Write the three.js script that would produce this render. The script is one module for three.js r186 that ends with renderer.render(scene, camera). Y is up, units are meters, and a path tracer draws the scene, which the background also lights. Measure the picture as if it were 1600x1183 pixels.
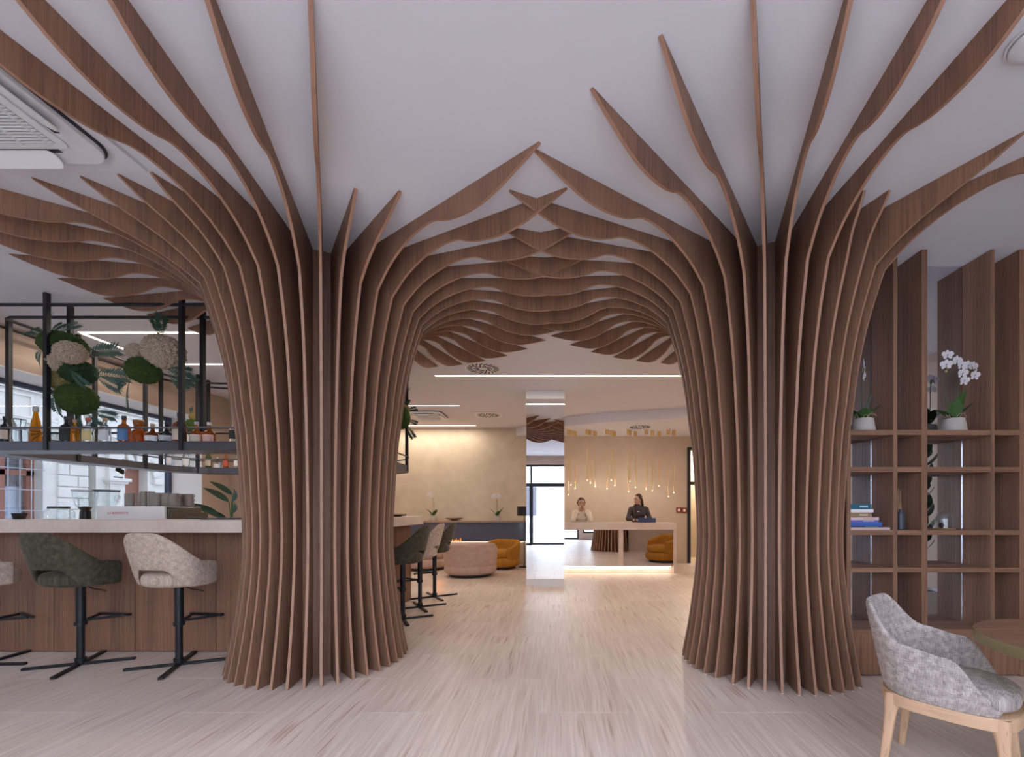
import * as THREE from 'three';
import { RoundedBoxGeometry } from 'three/addons/geometries/RoundedBoxGeometry.js';
import { mergeGeometries, mergeVertices, toCreasedNormals } from 'three/addons/utils/BufferGeometryUtils.js';
import { ImprovedNoise } from 'three/addons/math/ImprovedNoise.js';
import { MarchingCubes } from 'three/addons/objects/MarchingCubes.js';
import { RectAreaLightUniformsLib } from 'three/addons/lights/RectAreaLightUniformsLib.js';

// ---------------------------------------------------------------- camera, sky, light, exposure
const scene = new THREE.Scene();
const EYE = 1.35, FOC = 685, VX = 870, VY = 798;             // eye height; focal length and vanishing point of the 1600 x 1183 frame
const camera = new THREE.PerspectiveCamera(2 * Math.atan(VY / FOC) * 180 / Math.PI, VX / VY, 0.05, 200);
camera.position.set(0, EYE, 0);
camera.lookAt(0, EYE, -10);
camera.setViewOffset(2 * VX, 2 * VY, 0, 0, 1600, 1183);       // a shift lens: verticals stay upright
camera.updateProjectionMatrix();
scene.background = new THREE.Color(0.86, 0.95, 1.16);
scene.backgroundIntensity = 5.6;                              // bright overcast sky
const renderer = new THREE.WebGLRenderer({ antialias: true });
renderer.shadowMap.enabled = true;
renderer.toneMapping = THREE.LinearToneMapping;
renderer.toneMappingExposure = 1.36;
RectAreaLightUniformsLib.init();
const WARM = new THREE.Color(1.0, 0.84, 0.70), LED_POWER = 56;

// ---------------------------------------------------------------- helpers
const H = 3.48;                                               // ceiling height
function rng(seed) { let s = seed >>> 0; return () => { s = (s + 0x6D2B79F5) >>> 0; let t = s; t = Math.imul(t ^ (t >>> 15), t | 1); t ^= t + Math.imul(t ^ (t >>> 7), t | 61); return ((t ^ (t >>> 14)) >>> 0) / 4294967296; }; }
const rand = rng(7);
const lerp = (a, b, t) => a + (b - a) * t, clamp = (x, a = 0, b = 1) => Math.min(b, Math.max(a, x));
const smooth = (a, b, x) => { const t = clamp((x - a) / (b - a)); return t * t * (3 - 2 * t); };
const pnoise = new ImprovedNoise();
const nz = (x, y, z = 0) => pnoise.noise(x + 31.7, y + 17.3, z + 5.1);
const V = (X, Y, D) => new THREE.Vector3(X, Y, -D);           // metres: right, up, away from the camera
const used = {};
function numbered(n) { const k = used[n] = (used[n] ?? -1) + 1; return k ? n + '_' + String(k).padStart(3, '0') : n; }
function shade(o) { o.castShadow = o.receiveShadow = true; return o; }
function tag(o, label, category, group) { o.userData.label = label; o.userData.category = category; o.userData.kind = 'thing'; if (group) o.userData.group = group; return o; }
function thing(name, label, category, [X, Y, D] = [0, 0, 0], turn = 0, group) {
  const o = new THREE.Group(); o.name = numbered(name); o.position.copy(V(X, Y, D)); o.rotation.y = turn; scene.add(o);
  return tag(o, label, category, group);
}
function part(parent, name, geo, mat, label) {
  const m = shade(new THREE.Mesh(geo, mat)); m.name = numbered(name); parent.add(m);
  if (label) m.userData.label = label;
  return m;
}
function struct(name, geo, mat, parent = scene) {
  const m = shade(new THREE.Mesh(geo, mat)); m.name = numbered(name); parent.add(m);
  if (parent === scene) m.userData.kind = 'structure';
  return m;
}
function structGroup(name) { const g = new THREE.Group(); g.name = numbered(name); g.userData.kind = 'structure'; scene.add(g); return g; }
function dup(root, [X, Y, D], turn, label, group) {
  const r = root.clone(); r.name = numbered(root.name.replace(/_\d{3}$/, '')); scene.add(r); r.position.copy(V(X, Y, D)); r.rotation.y = turn;
  r.userData = { ...root.userData }; if (label) r.userData.label = label; if (group) r.userData.group = group;
  return r;
}
const facing = (fx, fd) => -Math.atan2(fx, fd);               // models face local -z (away from the camera)

// geometry helpers
const merge = (list) => { const a = list.map((g) => { const c = g.index ? g.toNonIndexed() : g; for (const k of Object.keys(c.attributes)) if (!['position', 'normal', 'uv'].includes(k)) c.deleteAttribute(k); return c; }); return a.length > 1 ? mergeGeometries(a) : a[0]; };
function planarUV(g, grain = 'y', off = [0, 0]) {             // uv in metres, v along the grain
  const n = g.attributes.normal, p = g.attributes.position, uv = new Float32Array(p.count * 2);
  for (let i = 0; i < p.count; i++) {
    const a = [Math.abs(n.getX(i)), Math.abs(n.getY(i)), Math.abs(n.getZ(i))], c = { x: p.getX(i), y: p.getY(i), z: p.getZ(i) };
    const k = a[0] >= a[1] && a[0] >= a[2] ? 'x' : a[1] >= a[2] ? 'y' : 'z';
    const axes = ['x', 'y', 'z'].filter((q) => q !== k);
    const v = axes.includes(grain) ? grain : axes[1], u = axes.find((q) => q !== v);
    uv[i * 2] = c[u] + off[0]; uv[i * 2 + 1] = c[v] + off[1];
  }
  g.setAttribute('uv', new THREE.BufferAttribute(uv, 2));
  return g;
}
function box(w, h, d, [X, Y, D] = [0, 0, 0], { grain = 'y', r = 0, off } = {}) {   // centred in X and D, Y is its bottom
  const g = r ? new RoundedBoxGeometry(w, h, d, 2, r) : new THREE.BoxGeometry(w, h, d);
  planarUV(g.index ? g.toNonIndexed() : g, grain, off);
  const q = g.index ? g.toNonIndexed() : g;
  q.translate(X, Y + h / 2, -D);
  return planarUV(q, grain, off ?? [0, 0]);
}
const span = (x0, x1, y0, y1, d0, d1, o) => box(x1 - x0, y1 - y0, d1 - d0, [(x0 + x1) / 2, y0, (d0 + d1) / 2], o);
function tube(pts, r, seg = 24, rad = 8, closed = false) { return new THREE.TubeGeometry(new THREE.CatmullRomCurve3(pts, closed, 'centripetal'), seg, r, rad, closed); }
function rod(a, b, r0, r1 = r0, n = 12) {                     // a capped round bar between two points
  const d = b.clone().sub(a), g = new THREE.CylinderGeometry(r1, r0, d.length(), n);
  g.applyQuaternion(new THREE.Quaternion().setFromUnitVectors(new THREE.Vector3(0, 1, 0), d.clone().normalize()));
  return g.translate(...a.clone().add(b).multiplyScalar(0.5).toArray());
}
function lathe(pts, n = 24) { return new THREE.LatheGeometry(pts.map(([r, y]) => new THREE.Vector2(Math.max(r, 0.0001), y)), n); }
const cyl = (r0, r1, h, y, n = 24) => new THREE.CylinderGeometry(r1, r0, h, n).translate(0, y + h / 2, 0);

// textures
function colorTex(w, h, fn, rep = [1, 1], srgb = true) {
  const data = new Uint8Array(w * h * 4);
  for (let y = 0; y < h; y++) for (let x = 0; x < w; x++) { const c = fn(x / w, y / h), i = (y * w + x) * 4; data[i] = clamp(c[0], 0, 255); data[i + 1] = clamp(c[1], 0, 255); data[i + 2] = clamp(c[2], 0, 255); data[i + 3] = 255; }
  const t = new THREE.DataTexture(data, w, h); t.wrapS = t.wrapT = THREE.RepeatWrapping; t.magFilter = THREE.LinearFilter; t.minFilter = THREE.LinearMipmapLinearFilter; t.generateMipmaps = true;
  if (srgb) t.colorSpace = THREE.SRGBColorSpace; t.repeat.set(rep[0], rep[1]); t.needsUpdate = true;
  return t;
}
function wrapped(fn, px, py) { return (u, v, z = 0) => { // blends a noise across the tile edge so that it repeats without a seam
  const x = u * px, y = v * py, a = smooth(0.85, 1, u), b = smooth(0.85, 1, v);
  const n = (i, j) => fn(x - i * px, y - j * py, z);
  return lerp(lerp(n(0, 0), a ? n(1, 0) : 0, a), b ? lerp(n(0, 1), a ? n(1, 1) : 0, a) : 0, b); }; }
const mix3 = (a, b, t) => [lerp(a[0], b[0], t), lerp(a[1], b[1], t), lerp(a[2], b[2], t)];
function woodTex(dark, light, seed, fine = 1) {
  const streak = wrapped((x, y, z) => nz(x, y, z), 70, 1.6), thin = wrapped((x, y, z) => nz(x, y, z), 200, 4), broad = wrapped((x, y, z) => nz(x, y, z), 7, 1.2), pore = wrapped((x, y, z) => nz(x, y, z), 150, 14);
  return (u, v) => {
    const bend = 0.02 * Math.sin(v * 6.283 * 2 + 1.3) * broad(u, v, seed + 9);
    const uu = u + bend;
    const t = clamp(0.5 + 0.3 * streak(uu, v, seed) * fine + 0.42 * thin(uu, v, seed + 3) * fine + 0.3 * broad(uu, v, seed + 5));
    const p = pore(uu, v, seed + 7) > 0.42 ? 0.86 : 1;
    return mix3(dark, light, t).map((c) => c * p);
  };
}
const std = (o) => new THREE.MeshStandardMaterial(o), phys = (o) => new THREE.MeshPhysicalMaterial(o);
const lin = (r, g, b) => new THREE.Color().setRGB(r, g, b);
const M = {};
const woodFn = woodTex([110, 79, 61], [167, 125, 100], 2);
M.wood = std({ map: colorTex(512, 1024, woodFn, [1 / 0.8, 1 / 2.4]), roughness: 0.55, name: 'wood' });
M.woodBump = colorTex(512, 1024, (u, v) => { const c = woodFn(u, v)[0]; return [c, c, c]; }, [1 / 0.8, 1 / 2.4], false);
M.wood.bumpMap = M.woodBump; M.wood.bumpScale = 0.0006;
M.woodEdge = std({ map: colorTex(256, 512, woodTex([150, 111, 90], [184, 141, 117], 32, 0.6), [1 / 0.8, 1 / 2.4]), roughness: 0.55 });
M.woodDark = std({ map: colorTex(256, 512, woodTex([96, 62, 50], [138, 96, 78], 12), [1 / 0.8, 1 / 2.4]), roughness: 0.5 });
M.ash = std({ map: colorTex(256, 512, woodTex([190, 150, 118], [222, 186, 152], 22, 0.6), [1 / 0.4, 1 / 1.6]), roughness: 0.5 });
// travertine-look floor tiles, veins along v
{
  const a = wrapped((x, y, z) => nz(x, y, z), 40, 2.2), b = wrapped((x, y, z) => nz(x, y, z), 125, 6), c = wrapped((x, y, z) => nz(x, y, z), 5, 2), d = wrapped((x, y, z) => nz(x, y, z), 160, 90);
  const fn = (u, v) => {
    const w = u + 0.012 * Math.sin(v * 12.566) * c(u, v, 4);
    const s = a(w, v, 1) * 0.5 + b(w, v, 2) * 0.7 + c(w, v, 3) * 0.4;
    let col = mix3([206, 186, 172], [230, 214, 200], clamp(0.55 + s));
    const vein = smooth(0.30, 0.62, a(w, v, 8) * 0.6 + b(w, v, 9) * 0.55 + 0.22 * c(u, v, 6));
    col = mix3(col, [178, 142, 126], vein * 0.7);
    const g = 1 + 0.02 * d(u, v, 5);
    return col.map((q) => q * g);
  };
  M.tile = std({ map: colorTex(1024, 1024, fn, [1 / 1.8, 1 / 2.4]), roughness: 0.36 });
}
M.grout = std({ color: lin(0.74, 0.67, 0.61), roughness: 0.8 });
function plaster(c0, c1, seed, scale) {
  const a = wrapped((x, y, z) => nz(x, y, z), 4, 4), b = wrapped((x, y, z) => nz(x, y, z), 14, 14), c = wrapped((x, y, z) => nz(x, y, z), 70, 70);
  return colorTex(512, 512, (u, v) => mix3(c0, c1, clamp(0.5 + 0.5 * a(u, v, seed) + 0.35 * b(u, v, seed + 2) + 0.18 * c(u, v, seed + 4))), [1 / scale, 1 / scale]);
}
M.plaster = std({ map: plaster([198, 184, 162], [220, 207, 186], 3, 3), roughness: 0.75 });
M.plasterTaupe = std({ map: plaster([206, 186, 165], [219, 201, 181], 13, 3), roughness: 0.75 });
M.ceiling = std({ color: lin(0.76, 0.755, 0.80), roughness: 0.9 });
M.wallBeige = std({ map: plaster([196, 176, 160], [206, 187, 171], 23, 3), roughness: 0.85 });
M.white = std({ color: lin(0.84, 0.84, 0.83), roughness: 0.6 });
M.whitePlastic = std({ color: lin(0.80, 0.80, 0.82), roughness: 0.35 });
M.greyPlastic = std({ color: lin(0.45, 0.45, 0.48), roughness: 0.5 });
M.darkSlot = std({ color: lin(0.03, 0.03, 0.035), roughness: 0.8 });
M.black = std({ color: lin(0.018, 0.019, 0.024), roughness: 0.42, metalness: 0.3 });
M.blackFrame = std({ color: lin(0.02, 0.024, 0.035), roughness: 0.4 });
M.navyFrame = std({ color: lin(0.05, 0.07, 0.12), roughness: 0.4 });
M.shelfMetal = std({ color: lin(0.10, 0.10, 0.12), roughness: 0.38, metalness: 0.5 });
M.mirror = std({ color: lin(0.92, 0.93, 0.94), roughness: 0.0, metalness: 1 });
M.mirrorSmoked = std({ color: lin(0.62, 0.63, 0.68), roughness: 0.01, metalness: 1 });
M.chrome = std({ color: lin(0.9, 0.9, 0.92), roughness: 0.25, metalness: 1 });
M.brass = std({ color: lin(0.80, 0.58, 0.28), roughness: 0.28, metalness: 1 });
M.brassDull = std({ color: lin(0.42, 0.36, 0.18), roughness: 0.45, metalness: 0.7 });
M.glassPane = phys({ color: lin(0.97, 0.985, 1), roughness: 0, transmission: 1, thickness: 0, ior: 1.45 });
M.clearGlass = phys({ color: lin(0.96, 0.98, 0.98), roughness: 0.02, transmission: 1, thickness: 0, ior: 1.35 });
{
  const a = wrapped((x, y, z) => nz(x, y, z), 5, 5), b = wrapped((x, y, z) => nz(x, y, z), 40, 40);
  M.stone = std({ map: colorTex(512, 512, (u, v) => mix3([214, 192, 178], [232, 214, 202], clamp(0.5 + 0.6 * a(u, v, 33) + 0.3 * b(u, v, 35))), [1 / 1.5, 1 / 1.5]), roughness: 0.4 });
}
function fabricTex(c0, c1, seed, size, slub = 0.5) {
  const warp = wrapped((x, y, z) => nz(x, y, z), 90, 9), weft = wrapped((x, y, z) => nz(x, y, z), 9, 90), cloud = wrapped((x, y, z) => nz(x, y, z), 8, 8), grain = wrapped((x, y, z) => nz(x, y, z), 120, 120);
  return colorTex(512, 512, (u, v) => mix3(c0, c1, clamp(0.5 + slub * 0.9 * warp(u, v, seed) + slub * 0.9 * weft(u, v, seed + 2) + 0.35 * cloud(u, v, seed + 4) + 0.35 * grain(u, v, seed + 6))), [1 / size, 1 / size]);
}
const fabric = (t, sheen = 0.3) => phys({ map: t, roughness: 0.95, sheen, sheenRoughness: 0.6, sheenColor: lin(0.6, 0.55, 0.5), bumpMap: t, bumpScale: 0.0015 });
M.beigeFabric = fabric(fabricTex([160, 138, 122], [222, 204, 186], 41, 0.28));
M.greenVelvet = fabric(fabricTex([44, 40, 30], [104, 98, 78], 51, 0.3, 0.35), 0.5);
M.greyFabric = fabric(fabricTex([128, 116, 112], [212, 200, 192], 61, 0.26));
M.pinkFabric = fabric(fabricTex([182, 150, 136], [208, 180, 166], 71, 0.5, 0.25));
M.mustardFabric = fabric(fabricTex([158, 104, 28], [196, 138, 48], 81, 0.5, 0.25));
function lathedSurface(fn, nu, nv, closedU = false) {           // grid surface from a function (i/nu, j/nv) -> Vector3
  const pos = [], uv = [], idx = [];
  for (let i = 0; i <= nu; i++) for (let j = 0; j <= nv; j++) { const p = fn(i / nu, j / nv); pos.push(p.x, p.y, p.z); uv.push(p.u ?? i / nu, p.v ?? j / nv); }
  for (let i = 0; i < nu; i++) for (let j = 0; j < nv; j++) { const a = i * (nv + 1) + j, b = a + nv + 1; idx.push(a, b, a + 1, b, b + 1, a + 1); }
  const g = new THREE.BufferGeometry();
  g.setAttribute('position', new THREE.Float32BufferAttribute(pos, 3)); g.setAttribute('uv', new THREE.Float32BufferAttribute(uv, 2)); g.setIndex(idx); g.computeVertexNormals();
  return g;
}
// an upholstered wrap: a rounded wall that runs round a footprint from angle a0 to a1 (0 = the back, +z)
function wrap({ a0, a1, foot, thick, bottom, top, lean = () => 0, n = 64, m = 20, end = 0.06 }) {
  const g = lathedSurface((s, t) => {
    const a = lerp(a0, a1, s), e = Math.min(s, 1 - s), cap = e < end ? Math.sqrt(clamp(1 - (1 - e / end) ** 2)) : 1;
    const yb = bottom(a), yt = top(a), th = thick(a) * Math.max(cap, 0.001), hh = Math.max(yt - yb, 0.01) * (0.9 + 0.1 * cap), mid = (yb + yt) / 2;
    const q = t * Math.PI * 2, ex = 0.42;
    const cx = Math.sign(Math.cos(q)) * Math.abs(Math.cos(q)) ** 0.7 * th / 2, sy = Math.sign(Math.sin(q)) * Math.abs(Math.sin(q)) ** ex * hh / 2;
    const y = mid + sy, f = (y - yb) / Math.max(yt - yb, 0.01), [rx, rz] = foot(a), L = lean(a) * f;
    const k = 1 + cx / Math.hypot(rx, rz), x = Math.sin(a) * rx, z = Math.cos(a) * rz, d = Math.hypot(x, z);
    const px = x * k + x / d * L, pz = z * k + z / d * L;
    return { x: px, y, z: pz, u: a * 0.3, v: y };
  }, n, m);
  return g;
}
const superfoot = (rx, rz, e = 2.6) => (a) => { const s = (Math.abs(Math.sin(a)) ** e + Math.abs(Math.cos(a)) ** e) ** (-1 / e); return [rx * s, rz * s]; };
function cushion(rx, rz, h, y, e = 2.6, crown = 0.02, n = 48) { // soft superelliptic pad, bottom at y
  const f = superfoot(rx, rz, e);
  return lathedSurface((s, t) => {
    const a = s * Math.PI * 2, [fx, fz] = f(a), q = -Math.PI / 2 + t * Math.PI;
    const rr = Math.abs(Math.cos(q)) ** 0.35, sy = Math.sign(Math.sin(q)) * Math.abs(Math.sin(q)) ** 0.6;
    const k = t < 0.001 || t > 0.999 ? 0 : rr, x = Math.sin(a) * fx * k, z = Math.cos(a) * fz * k;
    return { x, y: y + h / 2 + sy * h / 2 + (sy > 0 ? crown * (1 - k) : 0), z, u: x, v: z };
  }, n, 16);
}
function blob(r, [sx, sy, sz], amp, freq, seed, detail = 20, tone = 0) {  // bumpy moss ball
  const g = mergeVertices(new THREE.IcosahedronGeometry(1, detail).deleteAttribute('normal').deleteAttribute('uv'));
  const p = g.attributes.position, v = new THREE.Vector3();
  for (let i = 0; i < p.count; i++) {
    v.fromBufferAttribute(p, i);
    const d = 1 + amp * (nz(v.x * freq, v.y * freq, v.z * freq + seed) + 0.7 * Math.abs(nz(v.x * freq * 2.2, v.y * freq * 2.2, v.z * freq * 2.2 + seed)) + 0.55 * nz(v.x * freq * 4.3, v.y * freq * 4.3, v.z * freq * 4.3));
    p.setXYZ(i, v.x * d * r * sx, v.y * d * r * sy, v.z * d * r * sz);
  }
  g.computeVertexNormals();
  if (tone) { const c = new Float32Array(p.count * 3); for (let i = 0; i < p.count; i++) { v.fromBufferAttribute(p, i).divideScalar(r); const k = clamp(1 + tone * (nz(v.x * 16, v.y * 16, v.z * 16 + seed) + 0.8 * nz(v.x * 34, v.y * 34, v.z * 34)), 0.25, 2); c[i * 3] = c[i * 3 + 1] = c[i * 3 + 2] = k; } g.setAttribute('color', new THREE.BufferAttribute(c, 3)); }
  return g;
}
// place a flat leaf (pointed ellipse, folded along its midrib, drooping) along +y from the origin
function leaf(len, wid, bend = 0.3, fold = 0.15, n = 6) {
  return lathedSurface((s, t) => {
    const w = Math.sin(Math.PI * clamp(s) ** 0.8) ** 0.8 * wid / 2, c = (t - 0.5) * 2;
    return { x: c * w, y: len * (s - bend * 0.25 * s * s), z: -bend * len * s * s * 0.6 + fold * Math.abs(c) * w, u: t, v: s };
  }, n, 4);
}
function fern(len, seed, pairs = 16, droop = 0.5) {             // frond along +y, drooping towards -z
  const r = rng(seed), geos = [], at = (s) => new THREE.Vector3(0.05 * len * Math.sin(s * 2 + seed), len * (s - 0.25 * droop * s * s), -droop * len * s * s * 0.7);
  geos.push(new THREE.TubeGeometry(new THREE.CatmullRomCurve3([0, 0.33, 0.66, 1].map(at)), 8, len * 0.008, 4));
  for (let i = 1; i <= pairs; i++) {
    const s = 0.08 + 0.9 * i / pairs, L = len * 0.34 * Math.sin(Math.PI * Math.min(1, 0.22 + 0.78 * (1 - s) + 0.02)) ** 0.8 * (s > 0.9 ? 0.5 : 1);
    for (const side of [-1, 1]) {
      const g = leaf(L * (0.9 + 0.2 * r()), L * 0.2, 0.25, 0.1, 3);
      g.rotateZ(-side * (0.95 - 0.25 * s + 0.1 * r())); g.rotateX(-droop * s * 0.9);
      const p = at(s); g.translate(p.x, p.y, p.z); geos.push(g);
    }
  }
  return merge(geos);
}
// smooth-joined tapered capsules meshed on a grid: bones [ax,ay,az,ra, bx,by,bz,rb]
function flesh(bones, centre, half, res, k = 0.03, extra) {
  const mc = new MarchingCubes(res, new THREE.MeshStandardMaterial(), false, false, 60000), f = mc.field, hs = res / 2;
  for (let z = 0; z < res; z++) for (let y = 0; y < res; y++) for (let x = 0; x < res; x++) {
    const px = centre[0] + (x - hs) / hs * half, py = centre[1] + (y - hs) / hs * half, pz = centre[2] + (z - hs) / hs * half;
    let d = 10;
    for (const b of bones) {
      const ux = b[4] - b[0], uy = b[5] - b[1], uz = b[6] - b[2], l = ux * ux + uy * uy + uz * uz || 1e-9;
      const t = clamp(((px - b[0]) * ux + (py - b[1]) * uy + (pz - b[2]) * uz) / l), sx = b[8] ?? 1, sz = b[9] ?? 1;
      const e = Math.hypot((px - b[0] - ux * t) / sx, py - b[1] - uy * t, (pz - b[2] - uz * t) / sz) - lerp(b[3], b[7], t), h = clamp(0.5 + 0.5 * (d - e) / k);
      d = lerp(d, e, h) - k * h * (1 - h);
    }
    if (extra) d = extra(px, py, pz, d);
    f[x + y * res + z * res * res] = -d;
  }
  mc.isolation = 0; mc.update();
  const n = mc.count, P = new Float32Array(n * 3), N = new Float32Array(n * 3);
  for (let i = 0; i < n * 3; i++) { P[i] = mc.positionArray[i] * half + centre[i % 3]; N[i] = mc.normalArray[i]; }
  const g = new THREE.BufferGeometry();
  g.setAttribute('position', new THREE.BufferAttribute(P, 3)); g.setAttribute('normal', new THREE.BufferAttribute(N, 3));
  g.setAttribute('uv', new THREE.BufferAttribute(new Float32Array(n * 2), 2));
  return g;
}

// ---------------------------------------------------------------- the setting
const X0 = -6.3, X1 = 5.1, DF = -1.5, DB = 11.3;              // left and right walls, front (behind the camera) and back walls
{ // floor of travertine tiles, running bond along the depth
  const floor = structGroup('floor');
  part(floor, 'screed', span(-7.2, X1 + 0.3, -0.2, -0.0015, DF - 0.3, DB + 0.3), M.grout);
  const variants = [];
  for (let k = 0; k < 8; k++) { const g = box(0.5965, 0.02, 1.1965, [0, -0.02, 0], { grain: 'z', r: 0.0012, off: [rand() * 1.8, rand() * 2.4] }); variants.push(g); }
  for (let c = -12; c < 8; c++) {
    const xc = 0.48 + 0.6 * c + 0.3, ph = (c & 1) ? 2.93 : 3.52;
    for (let r = -5; r < 8; r++) {
      const d = ph + 1.2 * r + 0.6;
      if (d < DF + 0.1 || d > DB || xc < -6.7 || xc > X1) continue;
      const m = part(floor, 'tile', variants[Math.floor(rand() * 8)], M.tile);
      m.position.copy(V(xc, 0, d)); if (rand() < 0.5) m.rotation.y = Math.PI;
    }
  }
}
{ // ceiling, the flush panel round the cassette at the left, the lower curved soffit over the reception
  const s = (x0, x1, d0, d1) => span(x0, x1, H, H + 0.2, d0, d1);
  struct('ceiling', s(-7.2, X1 + 0.3, DF - 0.3, DB + 0.3), M.ceiling);
  struct('ceiling_panel', span(X0, -2.55, H - 0.022, H, DF, 2.73), M.ceiling);
  const sh = new THREE.Shape(), edge = [[-1.05, 11.3], [-0.75, 10.95], [-0.3, 10.45], [0.1, 10.05], [0.6, 9.75], [1.3, 9.45], [2.0, 9.25], [2.8, 9.08], [4.6, 8.9]];
  const cv = new THREE.CatmullRomCurve3(edge.map(([x, d]) => new THREE.Vector3(x, d, 0))).getPoints(50);
  sh.moveTo(cv[0].x, cv[0].y); cv.forEach((p) => sh.lineTo(p.x, p.y)); sh.lineTo(4.6, 11.3); sh.closePath();
  const g = new THREE.ExtrudeGeometry(sh, { depth: 0.21, bevelEnabled: false });
  g.rotateX(-Math.PI / 2); g.translate(0, H - 0.21, 0);
  struct('soffit', g, M.ceiling);
}
const WD = [1.2, 7.79], WY = [0.45, 3.0], XO = -6.9;          // the bar window: depth range, heights, outer face
{ // walls
  struct('wall_left', merge([
    span(XO, X0, 0, H, DF - 0.3, WD[0]), span(XO, X0, 0, H, WD[1], 8.6), span(XO, X0, WY[1], H, WD[0], WD[1]), span(XO, X0, 0, WY[0], WD[0], WD[1]),
  ]), M.wallBeige);
  const lining = structGroup('trim_1');                        // white lining of the window reveal
  part(lining, 'lining', span(XO + 0.05, X0 - 0.002, WY[0], WY[1], WD[1] - 0.012, WD[1]), M.white);
  part(lining, 'lining', span(XO + 0.05, X0 - 0.002, WY[1] - 0.012, WY[1], WD[0], WD[1] - 0.012), M.white);
  part(lining, 'lining', span(XO + 0.05, X0 - 0.002, WY[0], WY[0] + 0.012, WD[0], WD[1] - 0.012), M.white);
  struct('wall_alcove', merge([span(X0, -4.62, 0, H, 8.43, 8.6), span(-4.8, -4.62, 0, H, 8.6, DB)]), M.wallBeige);
  struct('wall_back', span(-4.8, -0.35, 0, H, DB, DB + 0.2), M.plaster);
  struct('wall_reception', merge([span(-0.35, 3.36, 0, H, DB, DB + 0.2), span(3.36, 4.3, 2.98, H, DB, DB + 0.2)]), M.plasterTaupe);
  struct('wall_right', merge([span(4.2, 4.4, 0, H, 4.0, DB + 0.2)]), M.wallBeige);
  struct('wall_bookcase', span(2.42, X1, 0, H, 3.85, 4.05), M.wallBeige);
  struct('wall_side', span(X1, X1 + 0.2, 0, H, DF - 0.3, 4.05), M.wallBeige);
  // the street wall behind the camera, with two shop windows and the entrance
  const w = [];
  w.push(span(XO, -3.5, 0, H, DF - 0.3, DF), span(-1.62, -1.42, 0, H, DF - 0.3, DF), span(1.02, 1.22, 0, H, DF - 0.3, DF), span(3.1, X1 + 0.2, 0, H, DF - 0.3, DF));
  w.push(span(-3.5, -1.62, 0, 0.3, DF - 0.3, DF), span(-3.5, -1.62, 3.15, H, DF - 0.3, DF), span(1.22, 3.1, 0, 0.3, DF - 0.3, DF), span(1.22, 3.1, 3.15, H, DF - 0.3, DF), span(-1.42, 1.02, 3.15, H, DF - 0.3, DF));
  struct('wall_front', merge(w), M.wallBeige);
}
M.tintedPane = phys({ color: lin(0.47, 0.475, 0.485), roughness: 0, transmission: 1, thickness: 0, ior: 1.45 });
function windowUnit(name, x0, x1, y0, y1, d, mull, mat, along = 'x', glass = M.glassPane) {  // frame bars and panes; along the width or along the depth
  const g = structGroup(name), t = 0.07, b = (a0, a1, yy0, yy1, dep = 0.08) => along === 'x' ? span(a0, a1, yy0, yy1, d - dep / 2, d + dep / 2) : span(d - dep / 2, d + dep / 2, yy0, yy1, a0, a1);
  part(g, 'frame_rail', b(x0, x1, y1 - t, y1), mat); part(g, 'frame_rail', b(x0, x1, y0, y0 + t), mat);
  const xs = [x0, ...mull, x1];
  xs.forEach((x, i) => part(g, 'frame_post', b(i === 0 ? x : i === xs.length - 1 ? x - t : x - t / 2, i === 0 ? x + t : i === xs.length - 1 ? x : x + t / 2, y0 + t, y1 - t), mat));
  for (let i = 0; i < xs.length - 1; i++) part(g, 'pane', b(xs[i] + (i ? t / 2 : t), xs[i + 1] - (i < xs.length - 2 ? t / 2 : t), y0 + t, y1 - t, 0.01), glass);
  return g;
}
windowUnit('window_1', WD[0], WD[1], WY[0], WY[1], XO + 0.03, [4.3], M.navyFrame, 'd', M.tintedPane);
windowUnit('window_2', -3.5, -1.62, 0.3, 3.15, DF - 0.15, [-2.56], M.blackFrame);
windowUnit('window_3', 1.22, 3.1, 0.3, 3.15, DF - 0.15, [2.16], M.blackFrame);
windowUnit('window_4', -1.42, 1.02, 2.36, 3.15, DF - 0.15, [-1.0], M.blackFrame);
{ // the entrance: one fixed side light and a wide glass leaf
  const side = windowUnit('window_5', -1.42, -1.0, 0, 2.36, DF - 0.15, [], M.blackFrame);
  const d = windowUnit('door_1', -1.0, 1.02, 0.01, 2.36, DF - 0.15, [], M.blackFrame);
  part(d, 'door_handle', rod(V(0.88, 0.9, DF - 0.06), V(0.88, 1.5, DF - 0.06), 0.014), M.black);
}
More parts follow.
